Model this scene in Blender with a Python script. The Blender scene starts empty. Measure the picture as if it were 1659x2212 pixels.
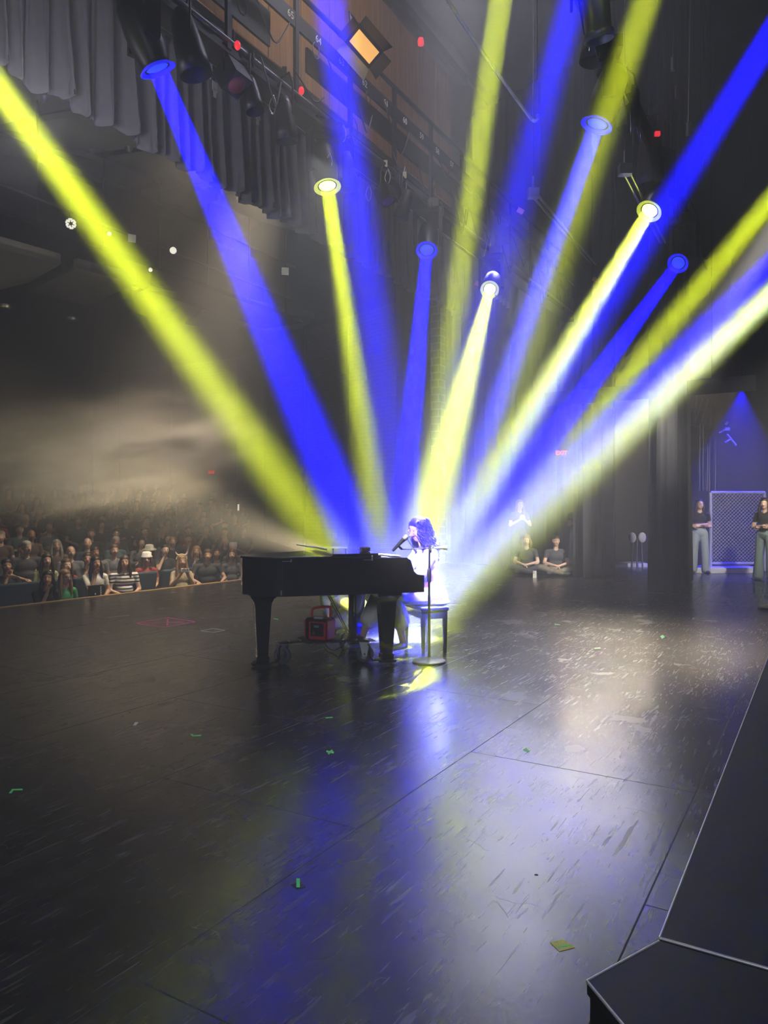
import bpy, math, random
from mathutils import Vector, Matrix, Quaternion
R = random.Random(7)
sc = bpy.context.scene
COL = sc.collection
F, HY, CX, CZ = 1590.0, 1106.0, 829.5, 1.4
rad = math.radians

# ------------------------------------------------------------ frames
_n = math.hypot(.513, .858)
U = Vector((.513 / _n, .858 / _n, 0))       # across the stage
V = Vector((.858 / _n, -.513 / _n, 0))      # upstage (audience is at -V)
def W(u, v, z=0): return U * u + V * v + Vector((0, 0, z))
def ray(px, py): return Vector(((px - CX) / F, 1, -(py - HY) / F))
def P(px, py, Y): return ray(px, py) * Y + Vector((0, 0, CZ))
def PV(px, py, v):
    r = ray(px, py); return r * (v / r.dot(V)) + Vector((0, 0, CZ))
def PU(px, py, u):
    r = ray(px, py); return r * (u / r.dot(U)) + Vector((0, 0, CZ))
def PZ(px, py, z=0.0):
    r = ray(px, py); return r * ((z - CZ) / r.z) + Vector((0, 0, CZ))

# ------------------------------------------------------------ camera
cam = bpy.data.cameras.new('camera'); camo = bpy.data.objects.new('camera', cam); COL.objects.link(camo)
camo.location = (0, 0, CZ); camo.rotation_euler = (math.pi / 2, 0, 0)
cam.sensor_fit = 'VERTICAL'; cam.sensor_height = 24; cam.lens = 24 * F / 2212
cam.clip_start = .05; cam.clip_end = 200
sc.camera = camo

# ------------------------------------------------------------ materials
MATS = {}
def mat(name, col, rough=.6, metal=0.0, emit=None, es=0.0, var=.15, scale=12.0, bump=0.0, spec=.5, coat=0.0):
    if name in MATS: return MATS[name]
    m = bpy.data.materials.new(name); m.use_nodes = True; nt = m.node_tree; b = nt.nodes['Principled BSDF']
    c = (*col, 1)
    tc = nt.nodes.new('ShaderNodeTexCoord'); ns = nt.nodes.new('ShaderNodeTexNoise')
    ns.inputs['Scale'].default_value = scale; ns.inputs['Detail'].default_value = 3
    nt.links.new(tc.outputs['Object'], ns.inputs['Vector'])
    mx = nt.nodes.new('ShaderNodeMix'); mx.data_type = 'RGBA'
    mx.inputs[6].default_value = tuple(x * (1 - var) for x in col) + (1,)
    mx.inputs[7].default_value = tuple(min(1, x * (1 + var)) for x in col) + (1,)
    nt.links.new(ns.outputs[0], mx.inputs[0]); nt.links.new(mx.outputs[2], b.inputs['Base Color'])
    b.inputs['Roughness'].default_value = rough; b.inputs['Metallic'].default_value = metal
    b.inputs['Specular IOR Level'].default_value = spec
    b.inputs['Coat Weight'].default_value = coat; b.inputs['Coat Roughness'].default_value = .05
    if emit: b.inputs['Emission Color'].default_value = (*emit, 1); b.inputs['Emission Strength'].default_value = es
    if bump:
        bp = nt.nodes.new('ShaderNodeBump'); bp.inputs['Strength'].default_value = bump; bp.inputs['Distance'].default_value = .01
        nt.links.new(ns.outputs[0], bp.inputs['Height']); nt.links.new(bp.outputs[0], b.inputs['Normal'])
    MATS[name] = m; return m

BLK = mat('black_metal', (.012, .012, .013), .45, .3)
BLKR = mat('black_rubber', (.015, .015, .016), .7)
STEEL = mat('steel', (.55, .55, .56), .3, .9)
DULL = mat('dull_steel', (.16, .16, .17), .45, .8)
ALU = mat('aluminium', (.7, .68, .64), .35, .8)
LACQ = mat('piano_lacquer', (.022, .022, .028), .14, 0, coat=1.0, var=.05)
WHITE = mat('white_paint', (.7, .7, .7), .5)
CABLE = mat('black_cable', (.01, .01, .01), .5)

# ------------------------------------------------------------ mesh builder
class MB:
    def __init__(s): s.v = []; s.f = []; s.m = []; s.sm = []
    def add(s, vs, fs, m=0, smooth=False):
        b = len(s.v); s.v += [Vector(p) for p in vs]
        for f in fs: s.f.append(tuple(b + i for i in f)); s.m.append(m); s.sm.append(smooth)
        return s
    def box(s, c, size, M=None, m=0, taper=1.0):
        M = M or Matrix.Identity(3); c = Vector(c); x, y, z = [a / 2 for a in size]; vs = []
        for k, t in ((-z, taper), (z, 1)):
            for i, j in ((-x, -y), (x, -y), (x, y), (-x, y)): vs.append(c + M @ Vector((i * t, j * t, k)))
        return s.add(vs, [(3, 2, 1, 0), (4, 5, 6, 7), (0, 1, 5, 4), (1, 2, 6, 5), (2, 3, 7, 6), (3, 0, 4, 7)], m)
    def cyl(s, a, b, r0, r1=None, n=12, m=0, caps=True, smooth=True):
        a, b = Vector(a), Vector(b); r1 = r0 if r1 is None else r1
        d = b - a
        if d.length < 1e-6: return s
        q = d.to_track_quat('Z', 'Y'); vs = []
        for p, r in ((a, r0), (b, r1)):
            for i in range(n):
                t = i / n * math.tau; vs.append(p + q @ Vector((r * math.cos(t), r * math.sin(t), 0)))
        s.add(vs, [(i, (i + 1) % n, n + (i + 1) % n, n + i) for i in range(n)], m, smooth)
        if caps:
            s.add(vs[:n], [tuple(range(n - 1, -1, -1))], m); s.add(vs[n:], [tuple(range(n))], m)
        return s
    def tube(s, pts, r, n=8, m=0, rs=None):
        pts = [Vector(p) for p in pts]; rings = []; up = None
        N = len(pts)
        for i, p in enumerate(pts):
            d = (pts[min(i + 1, N - 1)] - pts[max(i - 1, 0)]).normalized()
            if up is None:
                up = Vector((0, 0, 1)) if abs(d.z) < .9 else Vector((1, 0, 0))
            x = d.cross(up)
            if x.length < 1e-5: x = d.orthogonal()
            x.normalize(); y = x.cross(d).normalized(); up = y
            rr = rs[i] if rs else r
            rings.append([p + x * rr * math.cos(k / n * math.tau) + y * rr * math.sin(k / n * math.tau) for k in range(n)])
        vs = [q for g in rings for q in g]; fs = []
        for i in range(N - 1):
            for k in range(n): fs.append((i * n + k, i * n + (k + 1) % n, (i + 1) * n + (k + 1) % n, (i + 1) * n + k))
        s.add(vs, fs, m, True)
        s.add(rings[0], [tuple(range(n - 1, -1, -1))], m); s.add(rings[-1], [tuple(range(n))], m)
        return s
    def lathe(s, prof, o=(0, 0, 0), q=None, n=24, m=0, smooth=True):
        o = Vector(o); q = q or Quaternion(); vs = []; fs = []
        for r, z in prof:
            for k in range(n): vs.append(o + q @ Vector((r * math.cos(k / n * math.tau), r * math.sin(k / n * math.tau), z)))
        for i in range(len(prof) - 1):
            for k in range(n): fs.append((i * n + k, i * n + (k + 1) % n, (i + 1) * n + (k + 1) % n, (i + 1) * n + k))
        return s.add(vs, fs, m, smooth)
    def prism(s, poly, d, m=0):
        poly = [Vector(p) for p in poly]; n = len(poly); d = Vector(d)
        vs = poly + [p + d for p in poly]
        return s.add(vs, [tuple(range(n - 1, -1, -1)), tuple(range(n, 2 * n))] + [(i, (i + 1) % n, n + (i + 1) % n, n + i) for i in range(n)], m)
    def ell(s, c, r, M=None, m=0, n=16, k=10):
        M = M or Matrix.Identity(3); c = Vector(c); vs = []; fs = []
        for j in range(k + 1):
            ph = math.pi * j / k
            for i in range(n):
                t = i / n * math.tau
                vs.append(c + M @ Vector((r[0] * math.sin(ph) * math.cos(t), r[1] * math.sin(ph) * math.sin(t), r[2] * math.cos(ph))))
        for j in range(k):
            for i in range(n): fs.append((j * n + i, (j + 1) * n + i, (j + 1) * n + (i + 1) % n, j * n + (i + 1) % n))
        return s.add(vs, fs, m, True)
    def quad(s, a, b, c, d, m=0): return s.add([a, b, c, d], [(0, 1, 2, 3)], m)
    def build(s, name, mats, parent=None, world=True, loc=None):
        me = bpy.data.meshes.new(name)
        if parent is not None and world:
            inv = PM[parent.name].inverted(); vs = [inv @ p for p in s.v]
        elif loc is not None: L = Vector(loc); vs = [p - L for p in s.v]
        else: vs = s.v
        me.from_pydata([tuple(p) for p in vs], [], s.f)
        for m in (mats if isinstance(mats, (list, tuple)) else [mats]): me.materials.append(m)
        me.polygons.foreach_set('material_index', s.m); me.polygons.foreach_set('use_smooth', s.sm)
        me.update(); me.validate()
        o = bpy.data.objects.new(name, me); COL.objects.link(o)
        if parent is not None: o.parent = parent
        elif loc is not None: o.location = loc
        PM[o.name] = (PM[parent.name].copy() if parent is not None else Matrix.Translation(loc or (0, 0, 0)))
        return o
PM = {}
def tag(o, label=None, cat=None, group=None, kind=None):
    if label: o['label'] = label
    if cat: o['category'] = cat
    if group: o['group'] = group
    if kind: o['kind'] = kind
    return o
def thing(name, loc, label, cat, group=None, rz=0.0):
    o = bpy.data.objects.new(name, None); COL.objects.link(o); o.location = loc; o.rotation_euler = (0, 0, rz)
    PM[o.name] = Matrix.Translation(loc) @ Matrix.Rotation(rz, 4, 'Z'); return tag(o, label, cat, group)
def struct(o): o['kind'] = 'structure'; return o
def copy_tree(o, parent=None):
    c = o.copy(); COL.objects.link(c)
    if parent is not None: c.parent = parent
    for ch in list(o.children): copy_tree(ch, c)
    return c
def curve_pts(pts, n=6):
    pts = [Vector(p) for p in pts]; out = []; L = len(pts)
    for i in range(L - 1):
        p0, p1, p2, p3 = pts[max(i - 1, 0)], pts[i], pts[i + 1], pts[min(i + 2, L - 1)]
        for k in range(n):
            t = k / n
            out.append(.5 * ((2 * p1) + (p2 - p0) * t + (2 * p0 - 5 * p1 + 4 * p2 - p3) * t * t + (3 * p1 - p0 - 3 * p2 + p3) * t ** 3))
    out.append(pts[-1]); return out
def M3(x, y, z): return Matrix((x, y, z)).transposed()
MS = M3(U, V, Vector((0, 0, 1)))     # box axes in stage frame
def text_mesh(s, size, o, ex, ey, name, m, parent=None, extr=.003):
    cu = bpy.data.curves.new('t', 'FONT'); cu.body = s; cu.size = size; cu.align_x = 'CENTER'; cu.align_y = 'CENTER'; cu.extrude = extr; cu.resolution_u = 3
    ob = bpy.data.objects.new('t', cu); me0 = bpy.data.meshes.new_from_object(ob)
    b = MB(); ez = Vector(ex).cross(Vector(ey)); M = M3(Vector(ex), Vector(ey), ez)
    b.add([Vector(o) + M @ v.co for v in me0.vertices], [tuple(p.vertices) for p in me0.polygons])
    bpy.data.objects.remove(ob); bpy.data.curves.remove(cu); bpy.data.meshes.remove(me0)
    return b.build(name, m, parent)

# ============================================================ STAGE FLOOR
def floor_mat():
    m = bpy.data.materials.new('stage_floor_paint'); m.use_nodes = True; nt = m.node_tree; N = nt.nodes; L = nt.links
    b = N['Principled BSDF']; tc = N.new('ShaderNodeTexCoord'); co = tc.outputs['Object']
    def mapping(loc=(0, 0, 0), rot=0, scale=(1, 1, 1), src=co):
        k = N.new('ShaderNodeMapping'); k.inputs['Location'].default_value = loc; k.inputs['Rotation'].default_value = (0, 0, rot); k.inputs['Scale'].default_value = scale
        L.new(src, k.inputs[0]); return k.outputs[0]
    def noise(vec, s, d=3, dist=0.0):
        k = N.new('ShaderNodeTexNoise'); k.inputs['Scale'].default_value = s; k.inputs['Detail'].default_value = d; k.inputs['Distortion'].default_value = dist
        L.new(vec, k.inputs['Vector']); return k.outputs[0]
    def ramp(x, a, c):
        k = N.new('ShaderNodeMapRange'); k.inputs['From Min'].default_value = a; k.inputs['From Max'].default_value = c; L.new(x, k.inputs[0]); return k.outputs[0]
    def mth(op, a, c):
        k = N.new('ShaderNodeMath'); k.operation = op
        for i, x in enumerate((a, c)):
            if isinstance(x, (int, float)): k.inputs[i].default_value = x
            else: L.new(x, k.inputs[i])
        return k.outputs[0]
    # sheet joints
    br = N.new('ShaderNodeTexBrick'); br.offset = .5; br.inputs['Scale'].default_value = 1.0
    br.inputs['Brick Width'].default_value = 2.44; br.inputs['Row Height'].default_value = 1.22
    br.inputs['Mortar Size'].default_value = .0035; br.inputs['Mortar Smooth'].default_value = .1
    L.new(mapping((-2.73 + 2.44 * 8, 1.77 + 1.22 * 20, 0)), br.inputs['Vector'])
    seam = br.outputs['Fac']
    # scratches: long thin streaks in several directions, broken up by masks
    scr = None
    for i, (rot, sx, sy, s, th) in enumerate(((.3, 1, 12, 3, .63), (1.3, 1, 16, 2.4, .64), (-.5, 1, 14, 3.4, .64), (2.2, 1, 18, 2.2, .645), (.9, 1, 10, 5, .635), (1.8, 1, 12, 6, .64))):
        v = mapping((i * 7.3, i * 3.1, 0), rot, (sx, sy, 1))
        a = ramp(noise(v, s, 2, .6), th, th + .05)
        msk = ramp(noise(mapping((i * 11, 5, 0)), 2.6, 3), .50, .62)
        x = mth('MULTIPLY', a, msk)
        scr = x if scr is None else mth('MAXIMUM', scr, x)
    # ring-like scuffs
    vo = N.new('ShaderNodeTexVoronoi'); vo.feature = 'DISTANCE_TO_EDGE'; vo.inputs['Scale'].default_value = 1.7
    nv = N.new('ShaderNodeTexNoise'); nv.inputs['Scale'].default_value = 2.5; L.new(co, nv.inputs['Vector'])
    vm = N.new('ShaderNodeVectorMath'); vm.operation = 'ADD'; L.new(co, vm.inputs[0]); L.new(nv.outputs[1], vm.inputs[1]); L.new(vm.outputs[0], vo.inputs['Vector'])
    arc = mth('MULTIPLY', ramp(vo.outputs['Distance'], .006, .002), ramp(noise(co, 3.0, 3), .56, .66))
    scr = mth('MAXIMUM', scr, mth('MULTIPLY', arc, .8))
    # screw holes
    v2 = N.new('ShaderNodeTexVoronoi'); v2.inputs['Scale'].default_value = 3.3; L.new(co, v2.inputs['Vector'])
    dot = ramp(v2.outputs['Distance'], .030, .018)
    dust = ramp(noise(mapping((3, 3, 0), .4, (1, 3, 1)), 3.5, 8), .42, .75)
    dark = mth('MAXIMUM', seam, dot)
    mx = N.new('ShaderNodeMix'); mx.data_type = 'RGBA'; mx.inputs[6].default_value = (.011, .011, .0125, 1); mx.inputs[7].default_value = (.032, .031, .031, 1)
    L.new(dust, mx.inputs[0])
    m2 = N.new('ShaderNodeMix'); m2.data_type = 'RGBA'; m2.inputs[7].default_value = (.085, .083, .08, 1); L.new(mth('MULTIPLY', scr, .6), m2.inputs[0]); L.new(mx.outputs[2], m2.inputs[6])
    m3 = N.new('ShaderNodeMix'); m3.data_type = 'RGBA'; m3.inputs[7].default_value = (.002, .002, .002, 1); L.new(mth('MULTIPLY', dark, .9), m3.inputs[0]); L.new(m2.outputs[2], m3.inputs[6])
    L.new(m3.outputs[2], b.inputs['Base Color'])
    rr = mth('ADD', mth('MULTIPLY', noise(co, 2.2, 6), .13), .19); rr = mth('ADD', rr, mth('MULTIPLY', scr, .12)); rr = mth('ADD', rr, mth('MULTIPLY', dark, .5))
    L.new(rr, b.inputs['Roughness'])
    b.inputs['Specular IOR Level'].default_value = 1.0
    bp = N.new('ShaderNodeBump'); bp.inputs['Strength'].default_value = .25; bp.inputs['Distance'].default_value = .003
    hh = mth('SUBTRACT', mth('MULTIPLY', noise(co, 26, 5), .6), dark); L.new(hh, bp.inputs['Height']); L.new(bp.outputs[0], b.inputs['Normal'])
    return m
FLOOR = floor_mat()
def stage_obj(b, name, m):      # object whose local axes are the stage axes
    M = MS.to_4x4(); me_v = [M.inverted() @ p for p in b.v]; b.v = me_v
    o = b.build(name, m); o.matrix_world = M; return o
b = MB(); b.prism([W(-3, -10.25), W(34, -10.25), W(34, 14), W(-3, 14)], (0, 0, -.25))
struct(stage_obj(b, 'floor', FLOOR))
TRIMW = mat('oak_nosing', (.42, .27, .12), .45, var=.3, scale=30)
b = MB(); b.box(W(11, -10.30, -.03), (28, .10, .085), MS); struct(b.build('trim_1', TRIMW))
b = MB(); b.box(W(11, -10.32, -.7), (28, .06, 1.2), MS); struct(b.build('wall_pit', mat('pit_face', (.02, .018, .016), .7)))

# raised side platform the picture is taken from
PH = .2
def UVof(px, py, z): p = PZ(px, py, z); return (p.dot(U), p.dot(V))
pl_main = [UVof(1425, 2025, PH), (7.2, UVof(1425, 2025, PH)[1]), (7.2, 1.2), (UVof(1425, 2025, PH)[0], 1.2)]
PLAT = mat('platform_laminate', (.012, .012, .013), .5, var=.35, scale=7, spec=.22)
EDGE = mat('platform_edge_strip', (.62, .61, .58), .35, .5)
def platform(poly, name, label, edges):
    o = thing(name, W(*poly[0]), label, 'platform', 'black stage platforms')
    b = MB(); b.prism([W(u, v, PH - .035) for u, v in poly], (0, 0, .035)); b.build('deck', PLAT, o)
    b = MB()
    for i, j in edges:
        b.tube([W(*poly[i], PH - .002), W(*poly[j], PH - .002)], .0045, 6)
    b.build('edge_strip', EDGE, o)
    c = sum((W(*p) for p in poly), Vector()) / len(poly)
    for p in poly[:4]:
        q = W(*p); q = q + (c - q).normalized() * .12
        b = MB(); b.cyl((q.x, q.y, 0), (q.x, q.y, PH - .035), .02); b.cyl((q.x, q.y, 0), (q.x, q.y, .02), .035); b.build('leg', DULL, o)
    b = MB(); n = len(poly)
    for i in range(n):
        a, d = W(*poly[i]), W(*poly[(i + 1) % n]); e = (d - a).normalized(); nrm = Vector((-e.y, e.x, 0)); m_ = (a + d) / 2
        if (c - m_).dot(nrm) < 0: nrm = -nrm
        b.prism([a + nrm * .01 + Vector((0, 0, PH - .12)), d + nrm * .01 + Vector((0, 0, PH - .12)), d + nrm * .01 + Vector((0, 0, PH - .036)), a + nrm * .01 + Vector((0, 0, PH - .036))], nrm * .03)
    b.build('rail', BLK, o)
    return o
platform(pl_main, 'stage_platform', 'large black stage platform with pale metal edge running along the right of the floor', [(0, 1), (3, 0)])
a0, a1, a2 = UVof(1268, 2118, PH), UVof(1425, 2029, PH), UVof(1345, 2212, PH)
platform([(a1[0] - .008, a1[1]), a0, (a2[0] - .5, a2[1] + .5), (a1[0] - .008, 1.2)], 'stage_platform', 'black wedge shaped platform corner in front of the long platform', [(0, 1), (1, 2)])

# ============================================================ TAPE MARKS
def tape(polys, name, label, m, cat='tape', grp=None, h=.0015):
    b = MB(); c = None
    for poly in polys:
        pts = [PZ(x, y, h) for x, y in poly]; c = c or pts[0].copy(); b.prism([p - Vector((0, 0, h - .0003)) for p in pts], (0, 0, h - .0003))
    b.v = [p for p in b.v]; o = b.build(name, m, loc=(c.x, c.y, 0)); return tag(o, label, cat, grp)
GREEN = mat('green_tape', (.16, .9, .2), .6); PINK = mat('pink_tape', (.95, .16, .30), .6); CREAM = mat('cream_tape', (.55, .52, .36), .6)
YELT = mat('gold_glitter_tape', (.62, .60, .04), .5, var=.5, scale=300); WTAPE = mat('white_tape', (.75, .75, .78), .6)
def L(a, c, w=2.2):
    ax, ay = a; cx_, cy = c; dx, dy = cx_ - ax, cy - ay; l = math.hypot(dx, dy); nx, ny = -dy / l * w / 2, dx / l * w / 2
    ny = ny * .8
    return [(ax + nx, ay + ny), (cx_ + nx, cy + ny), (cx_ - nx, cy - ny), (ax - nx, ay - ny)]
D = [(293, 1346), (362, 1334), (423, 1343), (356, 1354.5)]
tape([L(D[i], D[(i + 1) % 4], 1.9) for i in range(4)] + [L((310, 1345.5), (398, 1343), 1.2), L((363, 1337), (361, 1351), 3.4)], 'floor_marking', 'pink tape diamond with a cross inside on the left of the stage floor', PINK)
D = [(433, 1362.5), (460, 1357.5), (486, 1361), (462, 1366)]
tape([L(D[i], D[(i + 1) % 4], 1.2) for i in range(4)], 'floor_marking', 'small faint cream tape diamond left of the piano leg', CREAM)
tape([L((235, 1334), (280, 1328.5), 1.4)], 'tape_strip', 'thin grey tape line behind the pink diamond', CREAM)
tape([[(287, 1567), (292, 1560), (299, 1560), (293.5, 1567)]], 'tape_patch', 'small white rectangle stuck on the floor below the pink diamond', WTAPE)
tape([[(411, 1586), (415, 1585), (419, 1588.5), (435, 1587), (435, 1589.5), (416, 1590.5)]], 'tape_corner', 'green tape corner on the floor right of the small white rectangle', GREEN)
tape([[(19, 1713), (26, 1704), (49, 1703.5), (49, 1706.5), (29, 1707), (25, 1713)]], 'tape_corner', 'green tape corner at the far left of the floor', GREEN)
tape([L((705, 1622.5), (721, 1625.5), 4.5), L((709, 1628), (718, 1620), 4.5)], 'tape_cross', 'green tape cross on the floor in front of the piano', GREEN)
tape([L((703, 1550.5), (719, 1549), 2.2)], 'tape_strip', 'short green tape dash between the piano and the green cross', GREEN)
tape([[(1129, 1620), (1138, 1614), (1139, 1619), (1145, 1622), (1144, 1624.5)]], 'tape_corner', 'green tape arrow on the lilac lit floor right of centre', GREEN)
o = tape([[(629, 1911), (648, 1905), (662, 1917), (640, 1919)]], 'tape_patch', 'black tape square with a curled green strip beside the floor joint', mat('black_tape', (.006, .006, .007), .5))
b = MB(); q0, q1 = PZ(640, 1918, .001), PZ(648, 1918, .001)
up = [(0, .001), (.012, .018), (.03, .03), (.05, .028)]
back = (PZ(640, 1906, .001) - q0)
for i in range(3):
    f0, f1 = i / 3, (i + 1) / 3
    pp = [q0 + back * f0, q1 + back * f0, q1 + back * f1, q0 + back * f1]
    pp[0].z = pp[1].z = [.003, .012, .02][i]; pp[2].z = pp[3].z = [.012, .02, .016][i]
    b.prism(pp, (0, 0, .0008))
b.build('curled_strip', GREEN, o)
o = tape([[(1188, 2035), (1217, 2029), (1242, 2046), (1208, 2055)]], 'tape_patch', 'glittery yellow tape square with a green strip near the platform corner', YELT)
b = MB(); b.prism([PZ(x, y, .0016) for x, y in ((1203, 2044), (1231, 2040), (1233, 2043), (1206, 2047))], (0, 0, .0006)); b.build('green_strip', GREEN, o)
tape([[(1426, 1374), (1432, 1371), (1436, 1376), (1430, 1380)]], 'tape_cross', 'tiny bright green tape mark on the dark floor at right', GREEN)
tape([L((1284, 1400.5), (1297, 1399.5), 2.2)], 'tape_strip', 'tiny green tape dash left of the warm lit floor band', GREEN)
tape([L((1198, 1348.5), (1210, 1349.5), 1.6)], 'tape_strip', 'pale green tape dash on the floor behind the microphone stand', GREEN)
tape([L((591, 1336), (601, 1338), 2)], 'tape_strip', 'tiny green tape mark seen beyond the piano tail leg', GREEN)

# ============================================================ HOUSE
def brick_mat(name, c1, c2, mort, w, h, ms=.012):
    m = bpy.data.materials.new(name); m.use_nodes = True; nt = m.node_tree; N = nt.nodes; Lk = nt.links; b = N['Principled BSDF']
    tc = N.new('ShaderNodeTexCoord'); br = N.new('ShaderNodeTexBrick')
    br.inputs['Scale'].default_value = 1; br.inputs['Brick Width'].default_value = w; br.inputs['Row Height'].default_value = h; br.inputs['Mortar Size'].default_value = ms
    br.inputs['Color1'].default_value = (*c1, 1); br.inputs['Color2'].default_value = (*c2, 1); br.inputs['Mortar'].default_value = (*mort, 1)
    Lk.new(tc.outputs['UV'], br.inputs['Vector']); Lk.new(br.outputs['Color'], b.inputs['Base Color']); b.inputs['Roughness'].default_value = .85
    bp = N.new('ShaderNodeBump'); bp.inputs['Strength'].default_value = .5; bp.inputs['Distance'].default_value = .01; bp.invert = True
    Lk.new(br.outputs['Fac'], bp.inputs['Height']); Lk.new(bp.outputs[0], b.inputs['Normal']); return m
BRICK = brick_mat('house_brick', (.10, .055, .042), (.125, .07, .052), (.21, .16, .135), .36, .13)
BRICK2 = brick_mat('proscenium_block', (.22, .15, .10), (.26, .18, .12), (.42, .34, .27), .4, .2, .016)
def uv_wall(o):         # metres along the wall, metres up
    me = o.data; uv = me.uv_layers.new(name='UVMap')
    for p in me.polygons:
        n = p.normal; t = Vector((-n.y, n.x, 0))
        if t.length < .1: t = Vector((1, 0, 0))
        t.normalize()
        for li in p.loop_indices:
            c = me.vertices[me.loops[li].vertex_index].co; uv.data[li].uv = (c.dot(t) + 50, c.z + 10)
ZT = 8.0
wp = []
for px, py in ((-260, 846), (0, 828), (65, 824), (155, 812), (258, 803), (370, 790), (512, 772), (575, 745), (658, 715), (752, 683), (856, 652)):
    Y = (ZT - CZ) * F / (HY - py); wp.append((px, P(px, py, Y)))
segs = []
b = MB(); dk = MB()
for (xa, A), (xb, B) in zip(wp[:-1], wp[1:]):
    A0 = Vector((A.x, A.y, -1.3)); B0 = Vector((B.x, B.y, -1.3))
    b.quad(A0, B0, B, A)
    e = (B - A).normalized(); nn = Vector((e.y, -e.x, 0))
    dk.box((A + A0) / 2 + nn * .03, (.10, .06, ZT + 1.3), M3(e, nn, Vector((0, 0, 1))))
o = struct(b.build('wall_left', BRICK)); uv_wall(o)
struct(dk.build('trim_2', mat('wall_joint_cover', (.012, .01, .009), .7)))
# dark upper wall above the brick
b = MB()
for (xa, A), (xb, B) in zip(wp[:-1], wp[1:]):
    b.quad(A, B, B + Vector((0, 0, 9)), A + Vector((0, 0, 9)))
struct(b.build('wall_upper', mat('upper_wall_paint', (.018, .019, .02), .8)))
# proscenium side wall (opposite side), with curved inner return
pr = [PV(870, 650, -9.3), PV(940, 640, -9.3)]
ps = [W(w_[0], w_[1]) for w_ in ()]
uA = wp[-1][1]
b = MB(); cpt = [Vector((uA.x, uA.y, 0)), PV(858, 1106, -10.9), PV(870, 1106, -10.2), PV(893, 1106, -9.7), PV(936, 1106, -9.35)]
for p in cpt: p.z = 0
for p, q in zip(cpt[:-1], cpt[1:]): b.quad(Vector((p.x, p.y, -1)), Vector((q.x, q.y, -1)), Vector((q.x, q.y, 16)), Vector((p.x, p.y, 16)))
struct(b.build('wall_front', mat('proscenium_return_paint', (.03, .032, .035), .8)))
b = MB(); pc = PV(946, 900, -9.1); pt = PV(946, 640, -9.1).z
b.box((pc.x, pc.y, pt / 2 - .2), (.34, .30, pt + .4), MS); o = b.build('wall_pilaster', BRICK2); uv_wall(o); struct(o)
# house floor, raked
b = MB(); b.add([W(-6, -10.35, -.72), W(30, -10.35, -.72), W(30, -12, -.72), W(-6, -12, -.72), W(30, -30, 1.98), W(-6, -30, 1.98)], [(0, 1, 2, 3), (3, 2, 4, 5)])
struct(b.build('floor_house', mat('house_carpet', (.02, .02, .025), .9)))
b = MB(); b.quad(W(-8, -30, -1), W(30, -30, -1), W(30, -30, 14), W(-8, -30, 14)); struct(b.build('wall_house', mat('house_back_wall', (.03, .027, .024), .9)))
b = MB(); b.quad(W(-8, -8.2, 13), W(34, -8.2, 13), W(34, -36, 13), W(-8, -36, 13)); struct(b.build('ceiling', mat('house_ceiling_paint', (.012, .012, .012), .9)))

# acoustic ceiling clouds
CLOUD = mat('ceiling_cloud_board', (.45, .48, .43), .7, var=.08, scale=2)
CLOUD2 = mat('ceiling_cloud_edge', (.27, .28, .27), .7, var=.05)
def cloud(pts, v0, label, thick=.12, edge=None, m=CLOUD):
    """pts: pixel outline with its own height plane; v0 gives the z of the board"""
    P3 = [PZ(x, y, z) for x, y, z in pts]
    c = sum(P3, Vector()) / len(P3)
    o = thing('ceiling_panel', c, label, 'ceiling panel', 'acoustic ceiling panels over the house')
    b = MB(); b.prism(P3, (0, 0, thick)); b.build('board', m, o)
    for x, y in edge or ():
        p = PZ(x, y, pts[0][2] - .02); b = MB(); b.lathe([(.001, -.07), (.05, -.06), (.06, -.02), (.085, 0), (.09, .03)], p, n=10); b.cyl(p, p + Vector((0, 0, .2)), .02, n=6)
        b.build('downlight', STEEL, o)
    return o
cloud([(-60, 60, 9.3), (35, 140, 9.3), (330, 170, 9.3), (240, 218, 9.3), (95, 245, 9.3), (-60, 285, 9.3)], 0, 'pale grey ceiling panel at the top left nearest the curtain', edge=[(96, 212)])
cloud([(94, 262, 8.9), (300, 230, 8.9), (400, 300, 8.9), (342, 312, 8.9), (200, 331, 8.9), (40, 292, 8.9)], 0, 'grey ceiling panel just under the curtain hem left of the blue beam', edge=[(198, 327), (278, 321)])
cloud([(232, 350, 8.9), (372, 329, 8.9), (520, 390, 8.9), (500, 388, 8.9), (357, 402, 8.9)], 0, 'grey ceiling panel crossed by the blue beam', edge=[(242, 355)])
cloud([(396, 413, 8.9), (520, 396, 8.9), (700, 500, 8.9), (700, 515, 8.9), (560, 478, 8.9)], 0, 'grey ceiling panel below the grey curtain near the yellow lens', edge=[(481, 416), (568, 447)])
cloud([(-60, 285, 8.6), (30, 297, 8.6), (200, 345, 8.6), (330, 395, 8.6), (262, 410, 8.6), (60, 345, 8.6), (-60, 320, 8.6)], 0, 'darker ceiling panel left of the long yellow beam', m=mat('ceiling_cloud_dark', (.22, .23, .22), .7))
cloud([(304, 422, 8.6), (390, 402, 8.6), (470, 432, 8.6), (420, 452, 8.6)], 0, 'small dark ceiling panel left of the blue beam', m=MATS['ceiling_cloud_dark'])
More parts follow.
